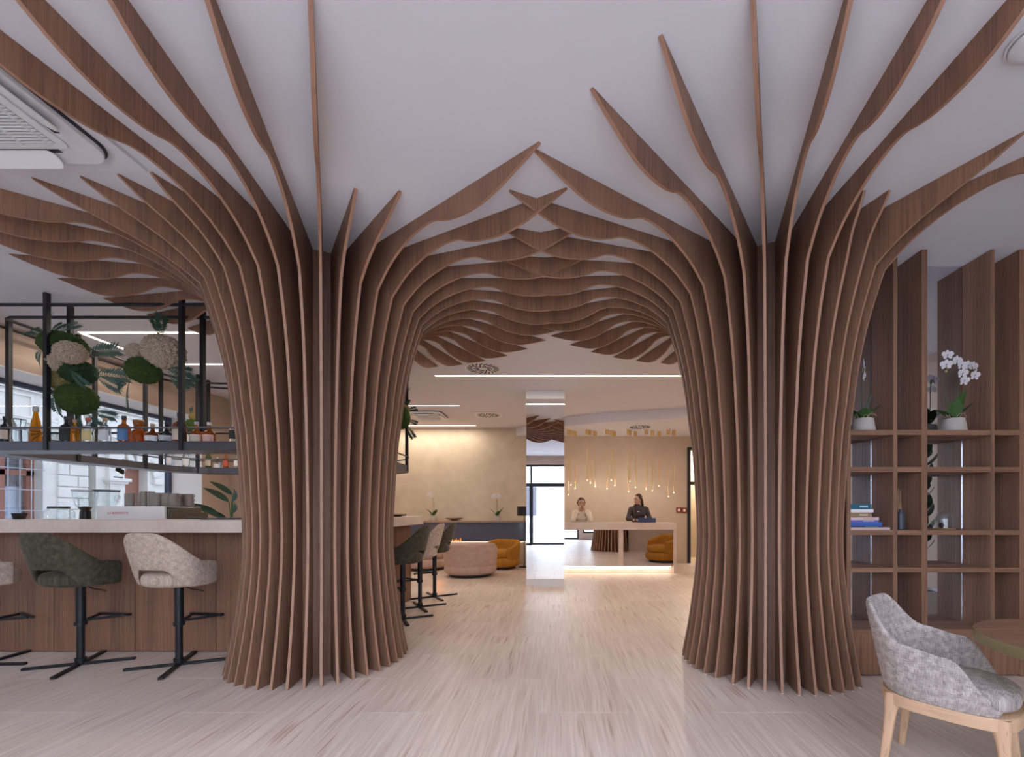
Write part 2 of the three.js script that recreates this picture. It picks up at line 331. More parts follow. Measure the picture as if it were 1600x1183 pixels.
{ // black-framed opening with a lit room beyond, at the right end of the reception wall
  const d = structGroup('door_2');
  part(d, 'frame_post', span(3.36, 3.44, 0, 2.98, DB - 0.04, DB + 0.22), M.blackFrame);
  part(d, 'frame_post', span(4.12, 4.2, 0, 2.98, DB - 0.04, DB + 0.22), M.blackFrame);
  part(d, 'frame_rail', span(3.44, 4.12, 2.9, 2.98, DB - 0.04, DB + 0.22), M.blackFrame);
  part(d, 'frame_rail', span(3.44, 4.12, 2.02, 2.1, DB - 0.02, DB + 0.1), M.blackFrame);
  struct('wall_corridor', merge([span(3.1, 4.6, 0, H, DB + 1.4, DB + 1.6), span(3.1, 3.3, 0, H, DB + 0.2, DB + 1.4), span(4.4, 4.6, 0, H, DB + 0.2, DB + 1.4), span(3.1, 4.6, H, H + 0.15, DB + 0.2, DB + 1.6), span(3.1, 4.6, -0.2, 0, DB + 0.2, DB + 1.6)]), M.plaster);
  const l = new THREE.PointLight(WARM, 5); l.position.copy(V(3.85, 2.8, DB + 0.8)); l.castShadow = true; scene.add(l);
  const b = thing('corridor_lamp', 'round warm ceiling lamp in the lit corridor behind the black doorway', 'lamp', [3.85, 2.72, DB + 0.8]);
  part(b, 'globe', new THREE.SphereGeometry(0.09, 20, 12).translate(0, 0.08, 0), std({ color: lin(0.9, 0.85, 0.75), emissive: WARM, emissiveIntensity: 3 }));
  part(b, 'stem', cyl(0.01, 0.01, H - 2.89, 0.17, 8), M.black);
}
// outside: ground, the street front opposite the bar window and the one opposite the entrance
M.ground = std({ color: lin(0.5, 0.5, 0.5), roughness: 0.9 });
struct('ground', span(-60, 60, -0.4, -0.21, -60, 60), M.ground);
M.stucco = std({ map: plaster([214, 212, 202], [232, 231, 224], 43, 4), roughness: 0.9 });
M.rust = std({ color: lin(0.30, 0.13, 0.09), roughness: 0.6 });
M.curtain = std({ color: lin(0.50, 0.60, 0.70), roughness: 0.9 });
M.roomDark = std({ color: lin(0.10, 0.10, 0.11), roughness: 0.9 });
{
  const XF = -14, at = (px) => 9590 / (870 - px);              // depth on the facade plane
  const f = thing('street_building', 'pale stone street front seen through the bar window, with rusticated blocks and arched doorway', 'building', [0, 0, 0]);
  part(f, 'wall', merge([
    span(XF - 0.6, XF, -0.2, 0.6, -10, 30), span(XF - 0.6, XF, 3.4, 9, -10, 30), span(XF - 0.6, XF, 0.6, 3.4, -10, 9.8), span(XF - 0.6, XF, 0.6, 3.4, 11.95, 13.08),
    span(XF - 0.6, XF, 0.6, 3.4, 13.32, 14.15), span(XF - 0.6, XF, 0.6, 3.4, 15.0, 30),
  ]), M.stucco);
  part(f, 'room_back', span(XF - 1.4, XF - 0.9, -0.2, 3.6, 9.5, 15.5), M.roomDark);
  // rust-brown window with a steel grille
  const w = part(f, 'window', merge([span(XF - 0.35, XF - 0.25, 0.6, 3.4, 9.8, 9.92), span(XF - 0.35, XF - 0.25, 0.6, 3.4, 11.78, 11.95), span(XF - 0.35, XF - 0.25, 0.6, 3.4, 11.2, 11.32), span(XF - 0.35, XF - 0.25, 2.28, 2.42, 9.8, 11.95), span(XF - 0.35, XF - 0.25, 0.6, 0.72, 9.8, 11.95), span(XF - 0.35, XF - 0.25, 3.28, 3.4, 9.8, 11.95)]), M.rust, 'rust-brown window frame');
  part(w, 'pane', span(XF - 0.31, XF - 0.3, 0.72, 3.28, 9.9, 11.8), M.glassPane);
  part(w, 'curtain', span(XF - 0.6, XF - 0.5, 0.6, 2.0, 9.8, 11.95), M.curtain);
  for (let k = 0; k < 9; k++) part(f, 'grille_bar', rod(V(XF + 0.04, 0.6, 9.9 + k * 0.25), V(XF + 0.04, 3.3, 9.9 + k * 0.25), 0.011, 0.011, 6), M.greyPlastic);
  for (let k = 0; k < 5; k++) part(f, 'grille_bar', rod(V(XF + 0.04, 0.8 + k * 0.55, 9.8), V(XF + 0.04, 0.8 + k * 0.55, 11.95), 0.011, 0.011, 6), M.greyPlastic);
  for (let r = 0; r < 11; r++) {                                // rusticated courses
    const y = 0.42 + r * 0.325, cut = r % 2 ? 12.78 : 12.55;
    for (const [a, b] of r % 3 === 1 ? [[12.27, 13.06]] : [[12.27, cut - 0.012], [cut + 0.012, 13.06]]) part(f, 'stone_block', box(0.09, 0.295, b - a, [XF + 0.02, y, (a + b) / 2], { r: 0.025 }), M.stucco);
  }
  const pil = part(f, 'pilaster', merge([span(XF, XF + 0.12, -0.2, 2.2, 13.62, 14.1), span(XF, XF + 0.18, 2.2, 2.28, 13.56, 14.15), span(XF, XF + 0.24, 2.28, 2.38, 13.5, 14.2), span(XF, XF + 0.1, 2.38, 3.2, 13.62, 14.1)]), M.stucco);
  part(pil, 'rosette', new THREE.TorusGeometry(0.09, 0.03, 8, 20).rotateY(Math.PI / 2).translate(XF + 0.14, 1.75, -13.86), M.stucco);
  const vouss = [];
  for (let k = 0; k <= 8; k++) { const a = Math.PI * k / 8, g = box(0.16, 0.34, 0.19, [0, 0.55, 0], { r: 0.02 }); g.rotateX(-(a - Math.PI / 2)); g.translate(XF + 0.02, 2.35, -14.62); vouss.push(g); }
  vouss.forEach((g) => part(f, 'arch_stone', g, M.stucco));
  part(f, 'door', merge([span(XF - 0.4, XF - 0.3, -0.2, 3.0, 14.15, 15.0)]), M.rust);
  part(f, 'cornice', merge([span(XF, XF + 0.3, 3.62, 3.74, -6, 28), span(XF, XF + 0.2, 3.5, 3.62, -6, 28), span(XF, XF + 0.12, 4.5, 4.58, -6, 28)]), M.stucco);
  for (let k = 0; k < 9; k++) { const d = 6 + k * 1.5; part(f, 'panel_moulding', merge([span(XF, XF + 0.05, 3.8, 3.86, d, d + 1.2), span(XF, XF + 0.05, 4.36, 4.42, d, d + 1.2), span(XF, XF + 0.05, 3.86, 4.36, d, d + 0.06), span(XF, XF + 0.05, 3.86, 4.36, d + 1.14, d + 1.2)]), M.stucco); }
  for (let r = 0; r < 6; r++) part(f, 'string_course', span(XF, XF + 0.035, 0.3 + r * 0.5, 0.335 + r * 0.5, 15.1, 22), M.stucco);
  const o = thing('opposite_building', 'pale rendered building across the street from the entrance, seen in the mirrors', 'building', [0, 0, 0]);
  part(o, 'wall', span(-9, 9, -0.2, 6.5, -16, -15), M.stucco);
  for (let k = 0; k < 4; k++) part(o, 'window', span(-7 + k * 4, -5.4 + k * 4, 1, 3, -15, -14.95), M.roomDark);
  part(o, 'plinth', span(-9, 9, -0.2, 0.5, -15, -14.9), M.greyPlastic);
}

// ---------------------------------------------------------------- the two tree columns
const FIN_LOW = [[0.737, 0.001], [0.69, 0.26], [0.652, 0.52], [0.614, 0.87], [0.604, 1.14], [0.618, 1.49], [0.65, 1.96], [0.677, 2.163], [0.707, 2.415], [0.754, 2.67], [0.803, 2.868], [0.846, 3.01], [0.878, 3.11]];
const FIN_LEAF = [[0.878, 3.11], [0.942, 3.17], [1.0, 3.222], [1.1, 3.288], [1.25, 3.356], [1.38, 3.39], [1.49, 3.402], [1.57, 3.394], [1.64, 3.366], [1.73, 3.338], [1.84, 3.322], [1.95, 3.318], [2.07, 3.332], [2.18, 3.362], [2.32, 3.415], [2.455, 3.47]];
const FIN_SHORT = [[0, 3.11], [0.12, 3.18], [0.3, 3.262], [0.5, 3.325], [0.68, 3.372], [0.84, 3.418], [0.985, 3.47]];
const FIN_T = 0.02;
function finGeo(R, lift = 0.001, seed = 0) {
  const c = (pts, n) => new THREE.CatmullRomCurve3(pts.map(([r, h]) => new THREE.Vector3(r, h, 0)), false, 'centripetal').getPoints(n);
  const low = c(FIN_LOW.map(([r, h], i) => [r, i ? h : lift]), 40);
  const top = R > 2.2 ? FIN_LEAF.map(([r, h]) => [r > 1.2 ? 1.2 + (r - 1.2) * (R - 1.2) / 1.27 : r, h]) : FIN_SHORT.map(([t, h]) => [0.878 + (R - 0.878) * t, h]);
  const up = c(top, 44), sh = new THREE.Shape();
  sh.moveTo(0.44, lift); low.forEach((p) => sh.lineTo(p.x, p.y)); up.slice(1).forEach((p) => sh.lineTo(p.x, p.y));
  sh.lineTo(R, H - 0.001); sh.lineTo(0.44, H - 0.001); sh.closePath();
  const g = new THREE.ExtrudeGeometry(sh, { depth: FIN_T, bevelEnabled: false, curveSegments: 1 });
  g.translate(0, 0, -FIN_T / 2);
  const n = g.attributes.normal, p = g.attributes.position, uv = g.attributes.uv;
  for (let i = 0; i < p.count; i++) if (Math.abs(n.getZ(i)) < 0.5) uv.setXY(i, p.getZ(i) + seed * 0.13, p.getX(i) + p.getY(i)); else uv.setXY(i, p.getX(i) + seed * 0.37, p.getY(i) + seed * 0.61);
  return g;
}
function tree(name, label, [cx, cd], azimuths, lengthOf, pads) {
  const t = thing(name, label, 'column', [cx, 0, cd]);
  const core = new THREE.CylinderGeometry(0.478, 0.478, H - 0.002, 40, 1, true, Math.PI / 40).toNonIndexed();
  core.translate(0, H / 2, 0); core.computeVertexNormals();
  const uv = core.attributes.uv; for (let i = 0; i < uv.count; i++) uv.setXY(i, uv.getX(i) * 3, uv.getY(i) * H);
  part(t, 'core', core, M.wood);
  const cache = {};
  azimuths.forEach((az, i) => {
    const R = lengthOf(az), key = R.toFixed(2) + (i % 4);
    cache[key] ??= finGeo(R, pads ? 0.008 : 0.001, i % 4);
    const f = part(t, 'fin', cache[key], [M.wood, M.woodEdge]);
    f.rotation.y = Math.atan2(-Math.cos(az * Math.PI / 180), Math.sin(az * Math.PI / 180));   // local +x -> (sin az, -cos az) in right and depth
    if (pads) { const p = part(f, 'foot_pad', new THREE.CylinderGeometry(0.009, 0.009, 0.007, 12).translate(0.722, 0.0036, 0), M.white, 'small white foot pad'); }
  });
  return t;
}
const seq = (a, b) => Array.from({ length: Math.round((b - a) / 9) + 1 }, (_, i) => a + 9 * i);
tree('tree_column', 'left tree-shaped column of brown wooden fins, standing at the end of the bar', [-2.143, 4.02], seq(-180, 171), (az) => ({ '-18': 1.33, '-27': 1.40, '-36': 1.52, '-45': 1.72, '36': 1.39, '45': 1.56 })[az] ?? (az < -50 ? 2.43 : az < 60 ? 2.53 : 2.48), false);
tree('tree_column', 'right tree-shaped column of brown wooden fins, standing beside the bookcase', [1.885, 3.92], seq(-216, 36).map((a) => a <= -54 && a >= -108 ? a - 2.5 : a), (az) => ({ '9': 1.02, '18': 1.06, '27': 1.64 })[az] ?? 2.42, true);

// ---------------------------------------------------------------- linear lights in the ceiling
M.led = std({ color: lin(0.9, 0.85, 0.78), emissive: new THREE.Color(1.0, 0.84, 0.66), emissiveIntensity: 2.2 });
M.ledCool = std({ color: lin(0.9, 0.9, 0.9), emissive: new THREE.Color(1.0, 0.94, 0.88), emissiveIntensity: 2.2 });
function strip(label, x0, d0, x1, d1, power, color = WARM, group, y = H, mat = M.led) {
  const L = Math.hypot(x1 - x0, d1 - d0), w = 0.045, ang = Math.atan2(d1 - d0, x1 - x0);
  const t = thing('linear_light', label, 'light', [(x0 + x1) / 2, y, (d0 + d1) / 2], ang, group);
  part(t, 'channel', new THREE.BoxGeometry(L + 0.02, 0.012, w + 0.016).translate(0, -0.0065, 0), M.whitePlastic);
  part(t, 'diffuser', new THREE.BoxGeometry(L, 0.006, w).translate(0, -0.0145, 0), mat);
  const l = new THREE.RectAreaLight(color, power, L, w); l.position.copy(V((x0 + x1) / 2, y - 0.022, (d0 + d1) / 2)); l.rotation.set(-Math.PI / 2, ang, 0, 'YXZ');
  scene.add(l);
  return t;
}
strip('long warm linear ceiling light crossing behind the arch of the two tree columns', -1.91, 6.88, 2.3, 6.88, LED_POWER);
strip('warm linear ceiling light above the far end of the bar, in front of the cassette', -4.3, 8.84, -1.97, 8.84, LED_POWER);
strip('rearmost warm linear ceiling light, close to the plaster wall of the lounge', -4.3, 10.9, -2.02, 10.9, LED_POWER);
strip('front bar of the warm light outline above the bottle shelf', -5.67, 5.21, -3.95, 5.21, LED_POWER * 0.8);
strip('rear bar of the warm light outline above the bottle shelf', -5.645, 6.34, -3.4, 6.34, LED_POWER * 0.8);
strip('left side bar of the warm light outline above the bottle shelf', -5.67, 5.24, -5.67, 6.3, LED_POWER * 0.8);
const COOL = new THREE.Color(0.78, 0.88, 1.1);
for (const [x, lb] of [[-4.6, 'beside the bar'], [-2.2, 'left of the entrance'], [1.8, 'right of the entrance'], [4.2, 'by the side wall']]) strip('pale linear light in the front ceiling behind the photographer, ' + lb, x, -1.2, x, 1.55, 34, COOL, null, x < -2.5 ? H - 0.022 : H, M.ledCool);
strip('warm linear ceiling light over the passage behind the right tree column', 3.7, 6.4, 3.7, 9.2, LED_POWER);

// ---------------------------------------------------------------- bar
const CT = 1.265;                                             // counter height
{
  const b = thing('bar_counter', 'long bar with pale stone top and brown wooden front panels, left of the tree columns', 'bar', [0, 0, 0]);
  part(b, 'counter_top', span(X0 + 0.02, -2.785, CT - 0.118, CT, 4.0, 4.42, { grain: 'x', r: 0.004 }), M.stone);
  part(b, 'counter_top', span(-2.5, -2.03, CT - 0.118, CT, 4.88, 6.68, { grain: 'z', r: 0.004 }), M.stone);
  part(b, 'work_top', span(X0 + 0.02, -2.96, 0.88, 0.92, 4.3, 4.98, { grain: 'x' }), M.stone);
  for (let k = 0; k < 5; k++) { const x1 = k === 0 ? -2.915 : -3.255 - 0.775 * (k - 1) - 0.003, x0 = Math.max(-3.255 - 0.775 * k + 0.003, X0 + 0.02); part(b, 'front_panel', span(x0, x1, 0.01, CT - 0.12, 4.19, 4.215, { off: [k * 0.31, k * 0.77] }), M.wood); }
  part(b, 'carcass', span(X0 + 0.02, -2.96, 0.005, 0.88, 4.22, 4.95), M.woodDark);
  for (let k = 0; k < 3; k++) part(b, 'side_panel', span(-2.245, -2.22, 0.01, CT - 0.12, 4.9 + k * 0.59, 4.9 + k * 0.59 + 0.584, { off: [k * 0.27, k] }), M.wood);
  part(b, 'carcass', span(-2.85, -2.25, 0.005, 0.88, 4.95, 6.66), M.woodDark);
  part(b, 'work_top', span(-2.95, -2.27, 0.88, 0.92, 4.95, 6.66), M.stone);
  part(b, 'end_panel', span(-2.85, -2.22, 0.01, CT - 0.12, 6.665, 6.68), M.wood);
}
// hanging bottle shelf: a rounded ring of black posts, rails and a grey shelf
const SHELF_Y = 2.03;
{
  const t = thing('hanging_shelf', 'black metal shelf unit hung from the ceiling above the bar, carrying bottles', 'shelf', [0, 0, 0]);
  let r = 0.24; const line = [];                                   // centre line (x, depth) of the ring
  const arc = (cx, cd, a0, a1, n = 12) => { for (let i = 0; i <= n; i++) { const a = lerp(a0, a1, i / n); line.push([cx + r * Math.cos(a), cd + r * Math.sin(a)]); } };
  const L = -5.94, F = 4.43, B = 7.09, R = -2.37;
  line.push([-2.84, F]); for (let x = -3.2; x > L + 0.3; x -= 0.35) line.push([x, F]);
  arc(L + r, F + r, -Math.PI / 2, -Math.PI); r = 0.62; arc(L + r, B - r, Math.PI, Math.PI / 2); arc(R - r, B - r, Math.PI / 2, 0); line.push([R, 4.98]);
  const off = (s) => line.map((p, i) => { const a = line[Math.max(i - 1, 0)], c = line[Math.min(i + 1, line.length - 1)], dx = c[0] - a[0], dy = c[1] - a[1], l = Math.hypot(dx, dy); return [p[0] + dy / l * s, p[1] - dx / l * s]; });
  const band = (w) => { const o = off(w), n = off(-w), sh = new THREE.Shape(); sh.moveTo(...o[0]); o.slice(1).forEach((p) => sh.lineTo(...p)); n.reverse().forEach((p) => sh.lineTo(...p)); sh.closePath(); return sh; };
  const ex = (sh, h, y) => { const g = new THREE.ExtrudeGeometry(sh, { depth: h, bevelEnabled: false }); g.rotateX(-Math.PI / 2); g.translate(0, y, 0); return g; };
  part(t, 'shelf', ex(band(0.145), 0.085, SHELF_Y - 0.09), M.shelfMetal, 'grey metal shelf');
  part(t, 'shelf_mat', ex(band(0.135), 0.004, SHELF_Y - 0.004), M.blackFrame);
  const path = (s, y) => { const c = new THREE.CurvePath(); const q = off(s).map(([x, d]) => V(x, y, d)); for (let i = 0; i < q.length - 1; i++) c.add(new THREE.LineCurve3(q[i], q[i + 1])); return c; };
  const rail = (s, y, w) => new THREE.TubeGeometry(path(s, y), 110, w, 6);
  for (const s of [-0.14, 0.14]) { part(t, 'top_rail', rail(s, 3.365, 0.016), M.black); part(t, 'guard_rail', rail(s, SHELF_Y + 0.13, 0.011), M.shelfMetal, 'grey guard rail'); }
  const post = (x, d) => part(t, 'post', span(x - 0.019, x + 0.019, SHELF_Y - 0.09, H - 0.001, d - 0.019, d + 0.019), M.black);
  for (const x of [-4.99, -3.67]) post(x, 4.29);
  for (const x of [-5.07, -3.69]) post(x, 4.57);
  for (const [x, d] of [[-6.06, 4.85], [-5.8, 5.31], [-6.08, 5.77], [-5.8, 6.18], [-6.05, 6.7], [-5.62, 6.86], [-5.70, 7.17], [-4.3, 7.23], [-4.3, 6.95], [-3.2, 7.23], [-3.2, 6.95], [-2.24, 6.55], [-2.51, 6.3], [-2.23, 5.2]]) post(x, d);
}
// bottles: lathed body with label and cap; every one its own thing
const bottleGlass = {};
const glassOf = (name, c, t = 0.85, rough = 0.04) => bottleGlass[name] ??= phys({ color: lin(...c), roughness: rough, transmission: t, thickness: 0.06, ior: 1.33, attenuationColor: lin(...c), attenuationDistance: 0.05 });
const G = { dark: () => glassOf('dark', [0.03, 0.03, 0.035], 0.2), clear: () => glassOf('clear', [0.93, 0.96, 0.97], 1), amber: () => glassOf('amber', [0.72, 0.30, 0.05], 0.8), gold: () => glassOf('gold', [0.80, 0.45, 0.05], 0.8), green: () => glassOf('green', [0.10, 0.16, 0.05], 0.4), red: () => glassOf('red', [0.42, 0.12, 0.04], 0.7) };
const paint = {};
const paintOf = (c, rough = 0.6) => paint[c.join()] ??= std({ color: lin(...c), roughness: rough });
const SHAPES = {                                               // radius, height profiles of a unit-height bottle
  wine: [[0, 0], [0.13, 0], [0.14, 0.02], [0.14, 0.58], [0.12, 0.66], [0.055, 0.76], [0.045, 0.8], [0.045, 0.98], [0.052, 0.985], [0.052, 1], [0, 1]],
  tall: [[0, 0], [0.135, 0], [0.14, 0.02], [0.13, 0.25], [0.085, 0.62], [0.05, 0.8], [0.045, 0.96], [0.055, 0.97], [0.055, 1], [0, 1]],
  squat: [[0, 0], [0.24, 0], [0.26, 0.03], [0.27, 0.4], [0.24, 0.52], [0.1, 0.62], [0.075, 0.68], [0.075, 1], [0, 1]],
  round: [[0, 0], [0.2, 0], [0.3, 0.1], [0.33, 0.28], [0.29, 0.46], [0.14, 0.6], [0.085, 0.68], [0.085, 1], [0, 1]],
  square: [[0, 0], [0.17, 0], [0.185, 0.02], [0.185, 0.6], [0.16, 0.66], [0.07, 0.73], [0.062, 0.78], [0.062, 1], [0, 1]],
  jar: [[0, 0], [0.24, 0], [0.25, 0.03], [0.24, 0.5], [0.14, 0.6], [0.12, 0.66], [0.16, 0.72], [0.2, 0.96], [0.17, 1], [0, 1]],
};
const LABELBAND = { wine: [0.15, 0.5], tall: [0.1, 0.24], squat: [0.06, 0.4], round: [0.1, 0.38], square: [0.1, 0.52], jar: [0.1, 0.42] };
function bottle([x, y, d], h, shape, glass, cap, lab, label, group) {
  const t = thing('bottle', label, 'bottle', [x, y, d], 0, group), pr = SHAPES[shape];
  part(t, 'body', lathe(pr.map(([r, yy]) => [r * h, yy * h * 0.97]), 20), G[glass]());
  if (cap) part(t, 'cap', lathe([[0, h * 0.86], [pr.at(-2)[0] * h + 0.003, h * 0.86], [pr.at(-2)[0] * h + 0.003, h * 1.0], [0, h * 1.0]], 14), paintOf(cap));
  if (lab) {
    const [a, b] = LABELBAND[shape], rad = (q) => { for (let i = 1; i < pr.length; i++) if (pr[i][1] >= q) return lerp(pr[i - 1][0], pr[i][0], (q - pr[i - 1][1]) / ((pr[i][1] - pr[i - 1][1]) || 1)); return 0; };
    const pts = []; for (let i = 0; i <= 5; i++) { const q = lerp(a, b, i / 5); pts.push(new THREE.Vector2((rad(q) * h) + 0.0012, q * h * 0.97)); }
    part(t, 'label', new THREE.LatheGeometry(pts, 16, -1.35, 2.7), paintOf(lab), 'paper label');
  }
  return t;
}
{
  const px = (x, d) => (x - VX) / FOC * d, D1 = 4.43, at = (x) => [px(x, D1), SHELF_Y + 0.001, D1];
  const C = { cream: [0.72, 0.58, 0.46], white: [0.8, 0.8, 0.82], black: [0.03, 0.03, 0.035], red: [0.6, 0.12, 0.08], cork: [0.5, 0.32, 0.2], silver: [0.5, 0.5, 0.52], blue: [0.10, 0.24, 0.45], yellow: [0.75, 0.6, 0.28], pink: [0.72, 0.44, 0.36] };
  const list = [
    [8, 0.27, 'wine', 'dark', C.black, C.cream, 'dark bottle with cream label, first at the left end of the front shelf'],
    [30, 0.255, 'jar', 'clear', null, null, 'clear decanter bottle with flared glass stopper, next to the tall amber bottle'],
    [56, 0.37, 'tall', 'gold', C.silver, null, 'tallest bottle on the front shelf, golden amber with a slim neck'],
    [104, 0.27, 'square', 'dark', C.black, C.black, 'dark bottle with black label in front of a slim golden one'],
    [117, 0.24, 'wine', 'gold', C.cork, null, 'slim golden bottle partly behind a black-labelled bottle'],
    [138, 0.255, 'square', 'clear', C.red, C.yellow, 'clear bottle with a red cap and pale yellow label'],
    [164, 0.255, 'square', 'clear', C.cork, C.white, 'clear bottle with large white label and small cork'],
    [194, 0.275, 'square', 'amber', C.black, C.blue, 'amber bottle with a blue picture label'],
    [216.5, 0.235, 'jar', 'amber', C.cork, null, 'round faceted amber decanter with a wide stopper'],
    [238.5, 0.195, 'round', 'red', C.cork, C.white, 'low round brandy bottle with small white label'],
    [261, 0.2, 'round', 'dark', C.black, C.silver, 'low dark bottle with a silver label'],
    [281, 0.31, 'square', 'red', C.black, C.cream, 'dark red bottle with tall black cap beside the shelf post'],
    [307, 0.215, 'squat', 'amber', C.silver, C.cream, 'squat amber bottle with a cream label and silver cap'],
    [327, 0.21, 'squat', 'amber', C.white, C.pink, 'squat amber bottle with a pink printed label'],
    [365, 0.265, 'wine', 'clear', C.silver, C.black, 'clear bottle with black label, last before the tree column'],
  ];
  for (const [x, h, s, g, cap, lab, label] of list) bottle(at(x), h, s, g, cap, lab, label);
  for (const [x, lb] of [[78, 'upturned clear tumbler on the shelf, left of the shelf post'], [88, 'upturned clear tumbler on the shelf, right of the shelf post']]) {
    const t = thing('tumbler', lb, 'glass', at(x)); part(t, 'bowl', lathe([[0.036, 0], [0.03, 0.085], [0, 0.087], [0, 0.081], [0.026, 0.079], [0.033, 0]], 20), M.clearGlass);
  }
  const D2 = 7.09, bt = (x) => [px(x, D2), SHELF_Y + 0.001, D2];
  for (const [x, h, s, g, cap, lab, label] of [
    [271, 0.27, 'wine', 'clear', C.white, C.white, 'clear bottle with white label on the rear shelf, before the bright window reveal'],
    [287, 0.3, 'square', 'clear', C.silver, C.white, 'taller clear bottle on the rear shelf, beside a shelf post'],
    [326, 0.3, 'wine', 'green', C.black, C.cream, 'dark green wine bottle on the rear shelf'],
    [340, 0.18, 'squat', 'clear', C.silver, C.white, 'small pale bottle on the rear shelf, left of the amber one with pourer'],
    [353, 0.26, 'wine', 'amber', C.cork, C.red, 'amber bottle with pourer on the rear shelf'],
    [370, 0.27, 'wine', 'clear', C.black, C.white, 'clear bottle with white label on the rear shelf, nearest the tree column'],
  ]) bottle(x === 271 ? [-5.92, SHELF_Y + 0.001, 6.7] : x === 287 ? [-5.8, SHELF_Y + 0.001, 6.87] : bt(x), h, s, g, cap, lab, label);
}
// moss balls and ferns fixed to the shelf posts
M.moss = std({ color: lin(0.034, 0.07, 0.012), roughness: 1, vertexColors: true }); M.mossDark = std({ color: lin(0.022, 0.052, 0.018), roughness: 1, vertexColors: true });
M.cream = std({ color: lin(0.50, 0.40, 0.28), roughness: 1 }); M.lichen = std({ color: lin(0.46, 0.37, 0.27), roughness: 1, vertexColors: true }); M.olive = std({ color: lin(0.25, 0.20, 0.07), roughness: 1, vertexColors: true });
M.fern = phys({ color: lin(0.03, 0.085, 0.06), roughness: 0.6, side: THREE.DoubleSide }); M.fernGrey = phys({ color: lin(0.075, 0.13, 0.10), roughness: 0.7, side: THREE.DoubleSide });
function mossCluster(label, D, balls, ferns) {
  const k = D / FOC, P = (x, y, dd = 0) => V((x - VX) / FOC * (D + dd), EYE + (VY - y) / FOC * (D + dd), D + dd), o = P(balls[0][0], balls[0][1]);
  const t = thing('moss_arrangement', label, 'plant', [o.x, o.y, -o.z]);
  balls.forEach(([x, y, rx, ry, kind, tilt = 0, dd = 0], i) => {
    const mat = { g: M.moss, d: M.mossDark, c: M.lichen, o: M.olive }[kind], rough = kind === 'c' || kind === 'o';
    const g = blob(k, [rx, ry, (rx + ry) / 2.2], rough ? 0.14 : 0.085, rough ? 5 : 6, i * 3.1 + x, 44, 0);
    { const p = g.attributes.position, c = new Float32Array(p.count * 3); for (let q = 0; q < p.count; q++) { const f = 420, a = nz(p.getX(q) * f * 0.3, p.getY(q) * f * 0.3, p.getZ(q) * f * 0.3 + i), b = nz(p.getX(q) * f, p.getY(q) * f, p.getZ(q) * f), t = clamp(1 + (rough ? 0.75 : 0.6) * (a + 1.1 * b), 0.25, 1.8); c[q * 3] = c[q * 3 + 1] = c[q * 3 + 2] = t; } g.setAttribute('color', new THREE.BufferAttribute(c, 3)); }
    g.rotateZ(-tilt); const p = P(x, y, dd).sub(o); g.translate(p.x, p.y, p.z);
    part(t, 'moss_ball', g, mat, { g: 'green moss ball', d: 'dark green moss ball', c: 'cream lichen ball', o: 'olive brown moss ball' }[kind]);
  });
  ferns.forEach(([x, y, len, ang, grey = 0, droop = 0.5, spin = 0, dd = 0], i) => {
    const g = fern(len * 1.25 * k, 5 + i * 7 + Math.round(x), 14, droop); g.rotateY(spin); g.rotateZ(-ang); const p = P(x, y, dd).sub(o); g.translate(p.x, p.y, p.z);
    part(t, 'fern_frond', g, grey ? M.fernGrey : M.fern);
  });
}
mossCluster('large hanging cluster of green moss, cream lichen balls and ferns on the left shelf posts', 4.45,
  [[99, 540, 32, 20, 'g', 0.15], [110, 551, 20, 15.5, 'c', 0.1, -0.16], [88, 566, 13, 13, 'c', 0, -0.1], [95, 593, 15, 18, 'o', -0.2, -0.02], [122, 582, 25, 18, 'd', 0, 0], [121, 624, 26, 23, 'g', 0.3, 0]],
  [[73, 528, 42, -1.0, 0, 0.5, 0.5], [76, 528, 40, -0.55, 0, 0.6, -0.4], [80, 526, 24, 0.35, 0, 0.5], [92, 522, 26, 0.8, 1, 0.5], [70, 545, 30, -2.1, 1, 0.6], [128, 556, 40, 1.35, 1, 0.6, 0.4], [140, 585, 42, 1.65, 1, 0.4, 0.3], [146, 588, 34, 2.0, 1, 0.3], [110, 575, 26, 2.6, 0, 0.5, 0, -0.2], [96, 606, 40, -2.6, 1, 0.5], [128, 640, 34, 2.5, 0, 0.4], [140, 640, 30, 1.9, 0, 0.4], [124, 645, 26, 3.3, 0, 0.4]]);
mossCluster('smaller hanging cluster with one big cream lichen ball above a green moss ball', 4.45,
  [[256, 550, 28, 24, 'c', 0.3], [213, 550, 14, 12, 'c'], [224, 579, 24, 19, 'g', 0.25]],
  [[248, 530, 30, -0.1, 0, 0.3, 1.2], [249, 532, 34, 0.25, 0, 0.2, 1.2], [258, 576, 30, 1.6, 0, 0.4], [262, 578, 36, 2.0, 0, 0.4], [264, 580, 30, 2.5, 0, 0.3], [204, 592, 42, -2.75, 0, 0.3, 0.9], [202, 594, 22, -1.9, 0, 0.3]]);
mossCluster('small brown and green moss ball standing on the rear shelf above the bar', 7.08, [[303, 668, 13, 13, 'g'], [306, 652, 9, 7, 'o']], [[301, 648, 12, -0.4, 0, 0.4], [311, 652, 10, 0.8, 0, 0.4]]);
mossCluster('green moss ball with fern showing past the left tree column, over the stools', 6.5, [[629, 652, 11, 18, 'g'], [632, 640, 7, 7, 'o']], [[630, 640, 16, 0.3, 0, 0.4], [634, 645, 16, 1.0, 0, 0.6], [634, 664, 20, 2.6, 0, 0.5], [636, 655, 14, 2.0, 0, 0.5]]);
